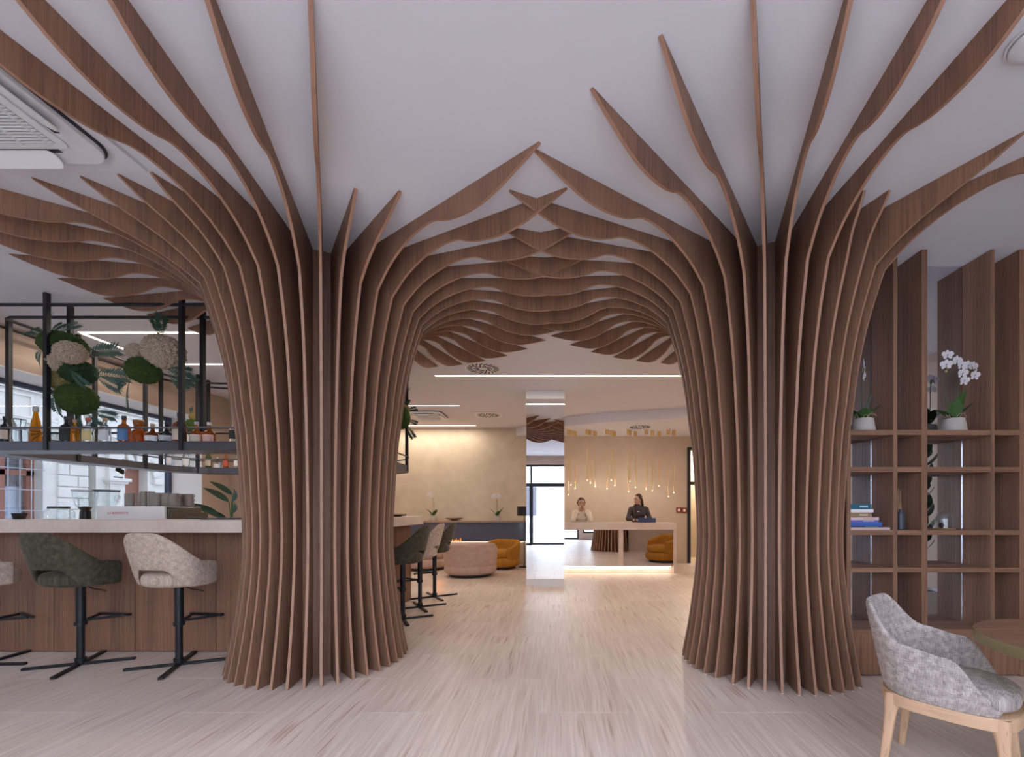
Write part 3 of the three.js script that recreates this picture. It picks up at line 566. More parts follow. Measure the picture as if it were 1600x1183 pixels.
// things on and behind the bar
{
  const WY0 = 0.921;
  // espresso machine: its white back panel faces the room
  const e = thing('espresso_machine', 'espresso machine behind the bar, white back panel with red lettering, cups on its top', 'coffee machine', [-4.485, WY0, 4.86]);
  part(e, 'body', box(0.72, 0.36, 0.44, [0, 0.1, 0.02], { r: 0.01 }), paintOf([0.10, 0.085, 0.06], 0.25), 'dark reflective body');
  part(e, 'back_panel', (() => { const sh = new THREE.Shape(); sh.moveTo(-0.35, 0); sh.lineTo(0.36, 0); sh.lineTo(0.345, 0.37); sh.lineTo(-0.37, 0.37); sh.closePath(); return new THREE.ExtrudeGeometry(sh, { depth: 0.02, bevelEnabled: true, bevelSize: 0.004, bevelThickness: 0.004, bevelSegments: 2 }).translate(0, 0.1, 0.215); })(), M.white, 'white back panel');
  part(e, 'cup_tray', box(0.72, 0.012, 0.44, [0, 0.463, 0], {}), paintOf([0.4, 0.4, 0.42], 0.3));
  for (const [x, d] of [[-0.3, -0.16], [0.3, -0.16], [-0.3, 0.18], [0.3, 0.18]]) part(e, 'foot', new THREE.CylinderGeometry(0.02, 0.025, 0.1, 12).translate(x, 0.05, -d), M.black);
  part(e, 'side_wing', box(0.02, 0.3, 0.5, [0.375, 0.11, 0.05], { r: 0.008 }), paintOf([0.10, 0.085, 0.06], 0.25));
  const cv = document.createElement('canvas'); cv.width = 512; cv.height = 128; const c = cv.getContext('2d');
  c.fillStyle = '#ecebea'; c.fillRect(0, 0, 512, 128); c.fillStyle = '#b3202c'; c.font = 'bold 62px sans-serif'; c.textAlign = 'center'; c.textBaseline = 'middle'; c.fillText('LA MARZOCCO', 256, 66, 490);
  const tx = new THREE.CanvasTexture(cv); tx.colorSpace = THREE.SRGBColorSpace;
  part(e, 'lettering', new THREE.PlaneGeometry(0.26, 0.065).translate(-0.14, 0.405, 0.2402), std({ map: tx, roughness: 0.5 }));
  // stacked cups on the machine, each a thing
  M.cup = std({ color: lin(0.30, 0.245, 0.215), roughness: 0.5 });
  const cupG = (r, h) => lathe([[0, 0], [r * 0.9, 0], [r * 0.97, h * 0.1], [r, h * 0.3], [r, h], [r - 0.004, h], [r - 0.005, h * 0.5], [r * 0.7, 0.008], [0, 0.008]], 22);
  let k = 0;
  for (const [x, dd, r, h, n] of [[-0.255, 0.02, 0.026, 0.05, 3], [-0.19, 0, 0.028, 0.052, 3], [-0.13, 0.03, 0.028, 0.052, 3], [-0.055, 0, 0.03, 0.058, 3], [0.01, 0.02, 0.03, 0.058, 3], [0.085, 0, 0.042, 0.052, 3], [0.175, 0.02, 0.042, 0.052, 3], [0.275, 0, 0.048, 0.05, 3], [0.3, 0.17, 0.042, 0.05, 3], [0.21, 0.16, 0.042, 0.05, 3]]) {
    const row = ++k, pos = ['leftmost', 'second from the left', 'third from the left', 'fourth from the left', 'fifth from the left', 'sixth from the left', 'seventh from the left', 'rightmost wide front', 'rear right', 'rear inner right'][row - 1];
    for (let i = 0; i < n; i++) {
      const q = thing('cup', `brown-grey stoneware cup on the espresso machine, ${['bottom', 'middle', 'top'][i]} of the ${pos} stack`, 'cup', [-4.485 + x, WY0 + 0.476 + i * (h * 0.92), 4.82 + dd], 0, 'cups stacked on the espresso machine');
      part(q, 'bowl', cupG(r, h), M.cup); if (r > 0.04) part(q, 'handle', new THREE.TorusGeometry(0.014, 0.004, 8, 16).translate(r + 0.008, h * 0.55, 0), M.cup);
    }
  }
  for (const [x, label, lid] of [[-5.27, 'coffee grinder with clear hopper and pale lid line, left of the two behind the bar', false], [-5.03, 'coffee grinder with clear hopper and black lid, right of the two behind the bar', true]]) {
    const g = thing('coffee_grinder', label, 'grinder', [x, WY0, 4.9]);
    part(g, 'body', merge([box(0.14, 0.3, 0.2, [0, 0, 0], { r: 0.02 }), cyl(0.05, 0.045, 0.12, 0.3)]), M.black);
    part(g, 'hopper', lathe([[0.03, 0.4], [0.045, 0.43], [0.078, 0.48], [0.098, 0.55], [0.106, 0.64], [0.102, 0.64], [0.094, 0.552], [0.074, 0.484], [0.041, 0.434], [0.026, 0.4]], 28), M.clearGlass);
    part(g, 'lid', cyl(0.11, 0.112, 0.018, 0.641, 28), lid ? M.black : M.greyPlastic);
    part(g, 'beans', lathe([[0, 0.41], [0.036, 0.41], [0.04, 0.434], [0.06, 0.47], [0, 0.478]], 20), paintOf([0.05, 0.03, 0.02]));
  }
  const jar = thing('glass_jar', 'wide clear glass jar with black lid standing on the bar counter', 'jar', [-4.93, CT + 0.001, 4.34]);
  part(jar, 'bowl', lathe([[0, 0], [0.1, 0], [0.112, 0.012], [0.112, 0.07], [0.085, 0.098], [0.072, 0.104], [0.069, 0.104], [0.082, 0.094], [0.108, 0.068], [0.108, 0.014], [0, 0.006]], 30), M.clearGlass);
  part(jar, 'lid', cyl(0.078, 0.078, 0.02, 0.105, 30), M.black);
  const pot = thing('napkin_cup', 'small black open cup standing on the left of the bar counter', 'cup', [-5.32, CT + 0.001, 4.34]);
  part(pot, 'bowl', lathe([[0, 0], [0.042, 0], [0.056, 0.06], [0.053, 0.06], [0.04, 0.006], [0, 0.006]], 24), M.black);
  const tab = thing('tablet', 'thin dark tablet lying on the counter right beside the left tree column', 'tablet', [-3.2, CT + 0.001, 4.25]);
  part(tab, 'case', box(0.34, 0.012, 0.22, [0, 0, 0], { r: 0.004 }), M.shelfMetal); part(tab, 'screen', box(0.32, 0.002, 0.2, [0, 0.012, 0]), M.black);
  const tm = thing('card_terminal', 'small black card terminal beside the espresso machine', 'terminal', [-3.9, WY0, 4.72], 0.4);
  part(tm, 'body', box(0.13, 0.36, 0.13, [0, 0, 0], { r: 0.012 }), M.black); part(tm, 'screen', box(0.1, 0.06, 0.006, [0, 0.28, -0.064], {}), M.shelfMetal);
  for (const [x, d, lb] of [[-2.12, 6.0, 'small dark dish on the far end of the bar counter']]) { const q = thing('dish', lb, 'dish', [x - 0.1, CT + 0.001, d]); part(q, 'bowl', lathe([[0, 0], [0.07, 0], [0.15, 0.02], [0.16, 0.035], [0.152, 0.036], [0.07, 0.008], [0, 0.008]], 28), paintOf([0.16, 0.12, 0.08])); part(q, 'filling', lathe([[0, 0.009], [0.1, 0.014], [0.08, 0.03], [0, 0.038]], 20), paintOf([0.2, 0.12, 0.06])); }
}
M.leaf = phys({ color: lin(0.045, 0.12, 0.03), roughness: 0.4, side: THREE.DoubleSide }); M.leafDeep = phys({ color: lin(0.03, 0.085, 0.05), roughness: 0.35, side: THREE.DoubleSide });
{ // tall leafy plant in the alcove behind the bar
  const t = thing('potted_plant', 'leafy green plant against the beige alcove wall behind the bar', 'plant', [-5.63, 0, 7.6]);
  part(t, 'pot', lathe([[0, 0], [0.16, 0], [0.2, 0.38], [0.185, 0.38], [0.15, 0.02], [0, 0.02]], 28), M.white);
  part(t, 'soil', cyl(0.17, 0.18, 0.02, 0.33), paintOf([0.05, 0.035, 0.025]));
  [[-0.9, 1.25, 0.62, 0.9], [-0.55, 1.5, 0.55, 0.6], [-0.2, 1.62, 0.5, 0.5], [0.3, 1.5, 0.5, 0.5], [-0.7, 1.05, 0.55, 1.1], [0.8, 1.1, 0.5, 0.9], [0.1, 1.3, 0.5, 0.7], [-0.35, 1.2, 0.5, 1.0]].forEach(([az, y, len, lean], i) => {
    const tip = new THREE.Vector3(Math.sin(az) * 0.16 * lean * 1.4, y, 0.06 * Math.cos(i * 2));
    part(t, 'stalk', tube([new THREE.Vector3(0.02 * (i - 4), 0.34, 0), new THREE.Vector3(tip.x * 0.3, y * 0.7, tip.z * 0.5), tip], 0.007, 10, 6), M.leaf);
    const g = leaf(len * 0.85, len * 0.2, 0.7, 0.12, 8); g.rotateY(Math.PI); g.rotateX(0.2); g.rotateZ(-Math.sign(az) * (0.5 + 0.5 * lean)); g.translate(tip.x, tip.y, tip.z); part(t, 'leaf', g, M.leafDeep);
  });
}
// ---------------------------------------------------------------- bar stools
function makeStool(label, group, fab, seatTurn) {
  const t = thing('bar_stool', label, 'bar stool', [0, 0, 0], 0, group);
  const foot = superfoot(0.235, 0.225, 2.5), A = 2.18;
  const seat = part(t, 'seat', cushion(0.236, 0.226, 0.135, 0.698, 2.5, 0.012), fab);
  const top = (a) => { const q = Math.abs(a); return 0.925 - 0.02 * smooth(1.5, 2.2, q) + 0.245 * (1 - smooth(0.28, 1.5, q)); };
  const bottom = (a) => { const q = Math.abs(a); return lerp(0.858, 0.708, smooth(0.42, 1.12, q)); };
  const shell = part(t, 'backrest', wrap({ a0: -A, a1: A, foot: (a) => foot(a).map((r) => r + 0.018), thick: () => 0.05, bottom, top, lean: (a) => 0.075 * (1 - smooth(0.6, 1.9, Math.abs(a))), n: 84, m: 24, end: 0.03 }), fab);
  for (const o of [seat, shell]) o.rotation.y = seatTurn;
  part(t, 'post', merge([cyl(0.033, 0.033, 0.34, 0.36), cyl(0.027, 0.027, 0.36, 0.02), cyl(0.042, 0.042, 0.03, 0.35), cyl(0.036, 0.04, 0.05, 0.012), cyl(0.09, 0.12, 0.012, 0.692)]), M.black);
  const lever = part(t, 'lever', tube([V(0.04, 0.685, 0.02), V(0.09, 0.665, 0.03), V(0.19, 0.645, 0.05)], 0.006, 12, 6), M.black); lever.rotation.y = seatTurn;
  for (let k = 0; k < 4; k++) { const g = box(0.36, 0.022, 0.036, [0.19, 0.0, 0], { r: 0.004 }); g.rotateY(k * Math.PI / 2 + 0.4); part(t, 'leg', g, M.black); }
  const fr = part(t, 'footrest', merge([rod(V(-0.0, 0.385, 0.02), V(-0.13, 0.385, 0.24), 0.012), rod(V(0.0, 0.385, 0.02), V(0.13, 0.385, 0.24), 0.012), box(0.34, 0.022, 0.035, [0, 0.375, 0.26], { r: 0.006 })]), M.black); fr.rotation.y = seatTurn;
  return t;
}
{
  const G1 = 'bar stools along the bar';
  const st = facing(0.14, 0.99);
  const green = makeStool('dark green velvet bar stool at the front of the bar, left of the beige one', G1, M.greenVelvet, st); green.position.copy(V(-4.17, 0, 3.84));
  const beige = makeStool('beige woven bar stool at the front of the bar, beside the left tree column', G1, M.beigeFabric, st); beige.position.copy(V(-3.30, 0, 3.83));
  dup(beige, [-5.02, 0, 3.82], -0.35, 'beige bar stool cut off by the left edge of the photo', G1);
  const side = facing(-1, 0.05) - st;
  dup(green, [-1.91, 0, 5.44], side, 'dark green bar stool at the side of the bar, nearest the left tree column', G1);
  dup(beige, [-1.91, 0, 6.12], side + 0.05, 'pale beige bar stool at the side of the bar between two green ones', G1);
  dup(green, [-1.91, 0, 6.85], side + 0.1, 'dark green bar stool at the far end of the side of the bar', G1);
}
// ---------------------------------------------------------------- lounge at the back
{
  const c = thing('fireplace_console', 'long low console with slate-blue glass fire front and thin stone top along the plaster wall', 'console', [0, 0, 0]);
  part(c, 'top', span(-4.55, -0.42, 1.06, 1.10, 10.83, DB - 0.002, { grain: 'x', r: 0.003 }), paintOf([0.42, 0.30, 0.24], 0.5));
  part(c, 'front_panel', span(-4.5, -0.45, 0.58, 1.06, 10.88, 10.92), phys({ color: lin(0.10, 0.125, 0.19), roughness: 0.15, clearcoat: 0.5 }), 'slate-blue glass front');
  part(c, 'carcass', span(-4.5, -0.45, 0.58, 1.06, 10.93, DB - 0.002), M.black);
  part(c, 'plinth', span(-4.5, -0.45, 0.005, 0.575, 10.97, DB - 0.002), M.plaster);
  part(c, 'burner_slot', span(-3.5, -2.4, 0.585, 0.6, 10.85, 10.88), M.black);
  const fm = std({ color: lin(0.5, 0.12, 0.02), emissive: new THREE.Color(1, 0.25, 0.04), emissiveIntensity: 1.6 });
  for (let k = 0; k < 22; k++) { const h = 0.03 + 0.06 * rand(), x = -3.35 + 0.045 * k + 0.02 * rand(); const g = lathe([[0.012, 0], [0.016, h * 0.25], [0.009, h * 0.6], [0, h]], 8); g.translate(x, 0.6, -10.865 ); part(c, 'flame', g, fm, 'small orange flame'); }
  const fl = new THREE.PointLight(new THREE.Color(1, 0.35, 0.08), 0.25); fl.position.copy(V(-2.9, 0.68, 10.78)); fl.castShadow = true; scene.add(fl);
  // fire, bowls, orchids
  for (const [x, lb] of [[-2.58, 'shallow dark bowl on the console between the two small orchids']]) { const b = thing('bowl', lb, 'bowl', [x, 1.101, 11.03]); part(b, 'dish', lathe([[0, 0], [0.07, 0], [0.08, 0.015], [0.2, 0.05], [0.22, 0.07], [0.21, 0.072], [0.07, 0.03], [0, 0.026]], 32), paintOf([0.28, 0.23, 0.17], 0.5)); }
}
function lounger(label, mat, [x, d], f, R, hb, group) {
  const t = thing('tub_chair', label, 'armchair', [x, 0, d], facing(...f), group);
  part(t, 'plinth', cyl(R * 0.78, R * 0.78, 0.045, 0.0, 40), M.black);
  part(t, 'base', cushion(R * 0.98, R * 0.95, 0.24, 0.04, 2.2, 0, 56), mat);
  part(t, 'seat_cushion', cushion(R * 0.84, R * 0.82, 0.2, 0.24, 2.2, 0.02, 48).translate(0, 0, -R * 0.06), mat);
  part(t, 'backrest', wrap({ a0: -2.15, a1: 2.15, foot: (a) => superfoot(R * 0.86, R * 0.82, 2.2)(a), thick: (a) => R * 0.34 - R * 0.05 * smooth(1, 2.1, Math.abs(a)), bottom: () => 0.2, top: (a) => hb - 0.16 * smooth(0.7, 2.1, Math.abs(a)), lean: () => 0.02, n: 72, m: 26, end: 0.1 }), mat);
  return t;
}
lounger('pale pink upholstered tub chair in the lounge, nearest, with its back to the camera', M.pinkFabric, [-1.80, 9.16], [-0.25, 1], 0.55, 0.70, 'tub chairs of the lounge');
lounger('second pale pink tub chair, half hidden behind the bar stools', M.pinkFabric, [-3.02, 10.15], [0.9, -0.3], 0.52, 0.68, 'tub chairs of the lounge');
lounger('mustard yellow tub chair in front of the fireplace console, facing the pink one', M.mustardFabric, [-1.34, 10.33], [-0.5, -0.85], 0.47, 0.66, 'tub chairs of the lounge');
lounger('mustard yellow tub chair opposite the reception desk, seen in its mirrored front', M.mustardFabric, [2.82, 7.2], [-0.9, 0.4], 0.47, 0.72, 'tub chairs of the lounge');
{
  const l = thing('floor_lamp', 'slim black floor lamp with small square black shade beside the mirrored column', 'lamp', [-0.78, 0, 10.5]);
  part(l, 'base', cyl(0.13, 0.13, 0.018, 0, 32), M.black); part(l, 'pole', cyl(0.011, 0.011, 1.24, 0.018, 10), M.black);
  part(l, 'shade', merge([new THREE.CylinderGeometry(0.17, 0.17, 0.22, 32, 1, true).translate(0, 1.34, 0), new THREE.CylinderGeometry(0.166, 0.166, 0.22, 32, 1, true).translate(0, 1.34, 0)]), M.black);
  part(l, 'spider', merge([rod(V(-0.166, 1.25, 0), V(0.166, 1.25, 0), 0.004), rod(V(0, 1.25, -0.166), V(0, 1.25, 0.166), 0.004)]), M.black);
}
// mirrored column
{
  const t = thing('mirrored_column', 'square mirror-clad column with cream base and cap, in front of the reception', 'column', [-0.204, 0, 8.12]);
  part(t, 'base', box(0.685, 0.135, 0.685, [0, 0.001, 0]), M.white, 'cream base'); part(t, 'cap', box(0.685, 0.145, 0.685, [0, H - 0.147, 0]), M.white, 'cream cap');
  part(t, 'core', box(0.66, H - 0.285, 0.66, [0, 0.137, 0]), M.greyPlastic);
  for (let k = 0; k < 4; k++) { const g = new THREE.BoxGeometry(0.668, H - 0.286, 0.006).translate(0, 0.137 + (H - 0.286) / 2, 0.3345); g.rotateY(k * Math.PI / 2); part(t, 'mirror_panel', g, M.mirror); }
}

// ---------------------------------------------------------------- reception
{
  const t = thing('reception_desk', 'long reception desk with pale top band and mirrored front panels, glowing at its foot', 'desk', [0, 0, 0]);
  part(t, 'top', span(-0.25, 2.565, 0.938, 1.087, 9.38, 10.02, { grain: 'x', r: 0.003 }), M.stone);
  part(t, 'end_panel', span(2.505, 2.565, 0.005, 0.936, 9.4, 10.0), M.stone); part(t, 'end_panel', span(-0.25, -0.19, 0.005, 0.936, 9.4, 10.0), M.stone);
  part(t, 'divider', span(1.33, 1.425, 0.16, 0.936, 9.4, 9.5), M.stone);
  part(t, 'carcass', span(-0.19, 2.505, 0.005, 0.936, 9.5, 9.95), M.greyPlastic);
  part(t, 'mirror_panel', span(-0.19, 1.328, 0.165, 0.936, 9.42, 9.426), M.mirror); part(t, 'mirror_panel', span(1.427, 2.503, 0.165, 0.936, 9.42, 9.426), M.mirrorSmoked);
  part(t, 'plinth', span(-0.19, 2.5, 0.003, 0.15, 9.47, 9.5, { grain: 'x' }), M.stone, 'lit cream plinth');
  part(t, 'light_strip', span(-0.15, 2.46, 0.152, 0.158, 9.425, 9.445), M.led);
  const l = new THREE.RectAreaLight(WARM, LED_POWER * 0.36, 2.6, 0.02); l.position.copy(V(1.15, 0.149, 9.435)); l.rotation.set(-Math.PI / 2, 0, 0); scene.add(l);
  const k = thing('laptop', 'blue-black open laptop on the reception desk in front of the woman in dark grey', 'laptop', [1.99, 1.088, 9.72], 0.05);
  part(k, 'base', box(0.4, 0.014, 0.26, [0, 0, 0.1], { r: 0.004 }), M.shelfMetal);
  const scr = box(0.4, 0.09, 0.01, [0, 0, 0], { r: 0.004 }); scr.rotateX(-0.25); scr.translate(0, 0.012, 0.04); part(k, 'screen', scr, paintOf([0.03, 0.05, 0.16], 0.35));
  // console plinth light at the fireplace
  const q = new THREE.RectAreaLight(WARM, LED_POWER, 3.9, 0.02); q.position.copy(V(-2.45, 0.572, 10.945)); q.rotation.set(-Math.PI / 2, 0, 0); scene.add(q);
  const cs = thing('plinth_light', 'thin warm light strip under the front of the fireplace console', 'light', [-2.45, 0.5735, 10.945]); part(cs, 'diffuser', new THREE.BoxGeometry(3.9, 0.005, 0.022), M.led);
}
for (const [x, y, lb] of [[1060.5, 797, 'left of the two small red alarm boxes on the reception wall'], [1069, 797.5, 'right of the two small red alarm boxes on the reception wall']]) {
  const D = DB - 0.025, t = thing('alarm_box', lb, 'alarm box', [(x - VX) / FOC * D, EYE + (VY - y) / FOC * D - 0.065, D]);
  part(t, 'housing', box(0.125, 0.13, 0.04, [0, 0, 0], { r: 0.008 }), paintOf([0.30, 0.03, 0.02], 0.4)); part(t, 'window', box(0.06, 0.07, 0.006, [0, 0.03, -0.022], {}), M.white, 'white centre plate');
}
{ // brass pendants in front of the reception wall
  const c5 = (x) => 850 + x / 3.288, r5 = (y) => 560 + y / 3.288;
  const rods = [[125, 520, 700], [138, 500, 650], [160, 540, 668], [222, 460, 625], [239, 530, 640], [262, 500, 658], [324, 560, 670], [346, 470, 625], [363, 520, 653], [434, 550, 685], [441, 480, 630], [470, 510, 662], [525, 520, 672], [557, 530, 680], [591, 510, 655], [639, 560, 710], [667, 550, 690]];
  const ord = ['first', 'second', 'third', 'fourth', 'fifth', 'sixth', 'seventh', 'eighth', 'ninth', 'tenth', 'eleventh', 'twelfth', 'thirteenth', 'fourteenth', 'fifteenth', 'sixteenth', 'last'];
  rods.forEach(([x, y0, y1], i) => {
    const D = 10.5 + 0.12 * ((i * 7) % 3 - 1), X = (c5(x) - VX) / FOC * D, ya = EYE + (VY - r5(y1)) / FOC * D, yb = EYE + (VY - r5(y0)) / FOC * D, top = H - 0.212;
    const t = thing('pendant_lamp', `slim brass rod pendant over the reception desk, ${ord[i]} from the left`, 'pendant lamp', [X, 0, D], 0, 'brass rod pendants over the reception desk');
    part(t, 'canopy', cyl(0.042, 0.042, 0.11, top - 0.112, 18), M.brass); part(t, 'cable', cyl(0.0016, 0.0016, top - 0.112 - yb, yb, 5), M.brass);
    part(t, 'rod', cyl(0.012, 0.012, yb - ya, ya, 10), M.brass); part(t, 'tip', new THREE.SphereGeometry(0.014, 12, 8).translate(0, ya, 0), std({ color: lin(0.9, 0.8, 0.6), emissive: WARM, emissiveIntensity: 1.5 }));
    const l = new THREE.PointLight(WARM, 0.13); l.position.copy(V(X, ya, D)); l.castShadow = true; scene.add(l);
  });
}
// ceiling fittings
function diffuser(label, [x, d], y, plate) {
  const t = thing('air_diffuser', label, 'air vent', [x, y, d]);
  part(t, 'plate', plate ? box(0.6, 0.012, 0.6, [0, -0.014, 0], { r: 0.004 }) : cyl(0.27, 0.27, 0.01, -0.012, 40), M.white);
  for (const [r, n] of [[0.2, 20], [0.1, 10]]) for (let k = 0; k < n; k++) { const g = new THREE.BoxGeometry(0.085, 0.004, 0.018).translate(0, 0, 0); g.rotateY(0.55); g.translate(r, -0.0155, 0); g.rotateY(k * 2 * Math.PI / n); part(t, 'slot', g, M.darkSlot); }
}
diffuser('round swirl air diffuser in the ceiling just behind the arch of the tree columns', [-1.1, 6.54], H, false);
diffuser('square plate air diffuser with swirl slots in the lounge ceiling', [-1.52, 9.73], H, true);
diffuser('swirl air diffuser in the low soffit above the brass pendants', [1.9, 10.02], H - 0.21, false);
function roundedPlate(w, d, r, h, y) {                          // plate with rounded corners, top at y + h
  const sh = new THREE.Shape(), a = w / 2, b = d / 2; sh.moveTo(-a + r, -b); sh.lineTo(a - r, -b); sh.absarc(a - r, -b + r, r, -Math.PI / 2, 0); sh.lineTo(a, b - r); sh.absarc(a - r, b - r, r, 0, Math.PI / 2); sh.lineTo(-a + r, b); sh.absarc(-a + r, b - r, r, Math.PI / 2, Math.PI); sh.lineTo(-a, -b + r); sh.absarc(-a + r, -b + r, r, Math.PI, Math.PI * 1.5);
  const g = new THREE.ExtrudeGeometry(sh, { depth: h - 0.008, bevelEnabled: true, bevelSize: 0.006, bevelThickness: 0.004, bevelSegments: 2, curveSegments: 10 }); return g.rotateX(-Math.PI / 2).translate(0, y + 0.004, 0);
}
function cassette(label, [x, d], s, y, open) {
  const t = thing('air_conditioner', label, 'air conditioner', [x, y, d]);
  part(t, 'shadow_gap', roundedPlate(s + 0.02, s + 0.02, 0.12, 0.014, -0.0145), M.darkSlot);
  part(t, 'panel', roundedPlate(s, s, 0.115, 0.03, -0.044), M.whitePlastic);
  part(t, 'grille_frame', roundedPlate(s * 0.74, s * 0.74, 0.03, 0.014, -0.058), M.whitePlastic);
  part(t, 'filter', new THREE.BoxGeometry(s * 0.66, 0.002, s * 0.66).translate(0, -0.0595, 0), M.greyPlastic);
  const slats = Math.round(s * 34);
  for (let k = 0; k < slats; k++) { const g = box(s * 0.66, 0.005, s * 0.66 / slats * 0.5, [0, 0, 0]); g.rotateX(0.3); g.translate(0, -0.066, (k - (slats - 1) / 2) * s * 0.66 / slats); part(t, 'slat', g, M.white); }
  for (let k = 0; k < 5; k++) part(t, 'grille_rib', new THREE.BoxGeometry(0.008, 0.012, s * 0.66).translate((k - 2) * s * 0.15, -0.066, 0), M.whitePlastic);
  for (let k = 0; k < 4; k++) {
    const slot = new THREE.BoxGeometry(s * 0.56, 0.003, 0.028).translate(0, -0.045, s * 0.4); slot.rotateY(k * Math.PI / 2); part(t, 'air_slot', slot, M.darkSlot);
    const v = roundedPlate(s * 0.46, 0.085, 0.035, 0.012, 0); v.rotateX(open ? 0.42 : 0.2); v.translate(0, -0.072, s * 0.435); v.rotateY(k * Math.PI / 2); part(t, 'louvre', v, M.white);
  }
}
cassette('large white ceiling air conditioner cassette at the left, beside the leaf fins', [-3.12, 2.12], 0.98, H - 0.022, true);
cassette('small white air conditioner cassette in the lounge ceiling, behind the bar', [-2.86, 9.72], 0.74, H, false);
for (const [x, y, D0, r, lb] of [[1.96, 0, 1.98, 0.1, 'round white smoke detector on the ceiling at the right edge']]) {
  const t = thing('smoke_detector', lb, 'smoke detector', [2.17, H, 1.97]); part(t, 'base', cyl(0.115, 0.115, 0.012, -0.013, 40), M.whitePlastic); part(t, 'dome', lathe([[0, -0.034], [0.07, -0.034], [0.1, -0.026], [0.105, -0.013], [0, -0.013]], 40), M.whitePlastic);
}
for (const [px, py, lb] of [[638, 606, 'small white ceiling sensor beside the left tree column'], [730, 668, 'small white ceiling sensor near the plaster wall']]) {
  const D = FOC * (H - EYE) / (VY - py), t = thing('ceiling_sensor', lb, 'sensor', [(px - VX) / FOC * D, H, D]); part(t, 'base', cyl(0.06, 0.06, 0.02, -0.021, 24), M.whitePlastic); part(t, 'lens', lathe([[0, -0.05], [0.03, -0.04], [0.04, -0.021], [0, -0.021]], 20), M.greyPlastic);
}
// ---------------------------------------------------------------- the two women at the desk
function handBones(w, dir, palm, thumbSide, curl) {            // wrist, direction to the fingertips, palm normal, side the thumb leaves on
  const d = dir.clone().normalize(), n = palm.clone().addScaledVector(d, -palm.dot(d)).normalize(), s = d.clone().cross(n).multiplyScalar(thumbSide), out = [];
  const at = (a, b, c) => w.clone().addScaledVector(d, a).addScaledVector(s, b).addScaledVector(n, c), add = (p, r, q, r2) => out.push([p.x, p.y, p.z, r, q.x, q.y, q.z, r2]);
  for (let k = 0; k < 4; k++) add(at(0.005, (1.5 - k) * 0.008, 0), 0.016, at(0.085, (1.5 - k) * 0.019, 0), 0.0105);
  [0.068, 0.076, 0.071, 0.055].forEach((L, k) => {
    const b = (1.5 - k) * 0.0205, p0 = at(0.085, b, 0), c1 = curl * 0.5, c2 = curl * 1.3;
    const p1 = at(0.085 + L * 0.5 * Math.cos(c1), b * 1.05, L * 0.5 * Math.sin(c1)), p2 = p1.clone().addScaledVector(d, L * 0.5 * Math.cos(c2)).addScaledVector(n, L * 0.5 * Math.sin(c2));
    add(p0, 0.0092, p1, 0.0082); add(p1, 0.0082, p2, 0.0068);
  });
  add(at(0.02, 0.022, 0.006), 0.0125, at(0.055, 0.045, 0.018), 0.0098); add(at(0.055, 0.045, 0.018), 0.0098, at(0.085, 0.05, 0.024), 0.0078);
  return out;
}
M.skin = std({ color: lin(0.62, 0.38, 0.29), roughness: 0.55 }); M.lip = std({ color: lin(0.45, 0.14, 0.12), roughness: 0.5 });
M.hairBrown = std({ color: lin(0.055, 0.028, 0.016), roughness: 0.5 }); M.eye = std({ color: lin(0.03, 0.02, 0.015), roughness: 0.2 });
function headParts(turn, tilt, centre, hairKind) {             // the head faces +z before it is turned
  const place = (g) => g.rotateX(tilt).rotateY(turn).translate(...centre);
  const skull = flesh([[0, 0.03, -0.02, 0.082, 0, 0.03, 0.015, 0.076, 0.93, 1], [0, -0.02, 0.03, 0.064, 0, -0.075, 0.05, 0.036, 0.95, 0.9], [0, 0.01, 0.088, 0.011, 0, -0.028, 0.103, 0.014], [-0.078, 0, -0.005, 0.014, -0.08, -0.035, 0, 0.011, 0.6, 1], [0.078, 0, -0.005, 0.014, 0.08, -0.035, 0, 0.011, 0.6, 1], [0, -0.06, -0.02, 0.05, 0, -0.17, -0.035, 0.052], [0, -0.058, 0.088, 0.013, 0, -0.062, 0.088, 0.013, 1.6, 0.7], [-0.03, 0.035, 0.082, 0.01, 0.03, 0.035, 0.082, 0.01]], [0, -0.02, 0], 0.17, 84, 0.014);
  const eyes = [-1, 1].map((s) => place(new THREE.SphereGeometry(0.0115, 14, 10).scale(1.25, 0.75, 0.8).translate(s * 0.031, 0.012, 0.083)));
  const brows = place(merge([-1, 1].map((s) => tube([new THREE.Vector3(s * 0.016, 0.033, 0.094), new THREE.Vector3(s * 0.034, 0.038, 0.09), new THREE.Vector3(s * 0.05, 0.032, 0.078)], 0.0035, 8, 5))));
  const lips = place(new THREE.SphereGeometry(0.018, 16, 10).scale(1.3, 0.42, 0.5).translate(0, -0.06, 0.094));
  const hair = [[0, 0.055, -0.025, 0.088, 0, 0.05, 0.0, 0.08, 0.98, 1.02], [-0.06, 0.02, -0.03, 0.045, -0.055, -0.02, -0.045, 0.035], [0.06, 0.02, -0.03, 0.045, 0.055, -0.02, -0.045, 0.035], [0, -0.02, -0.07, 0.055, 0, -0.06, -0.06, 0.045]];
  if (hairKind === 'long') hair.push([0.05, -0.02, -0.06, 0.045, 0.06, -0.2, -0.07, 0.045], [-0.02, -0.03, -0.07, 0.05, 0, -0.22, -0.085, 0.055], [0.03, -0.2, -0.075, 0.05, 0.02, -0.33, -0.09, 0.03]);
  else hair.push([0, 0.0, -0.1, 0.04, 0, -0.02, -0.115, 0.035]);
  const hg = flesh(hair, [0, -0.1, -0.03], 0.27, 84, 0.02, (x, y, z, d) => Math.max(d, 0.9 * (z - 0.03 - 0.35 * Math.max(y - 0.055, 0) * 2 + (y < 0.055 ? (0.055 - y) * 0.55 : 0))));
  return { skull: place(skull), eyes, brows, lips, hair: place(hg) };
}
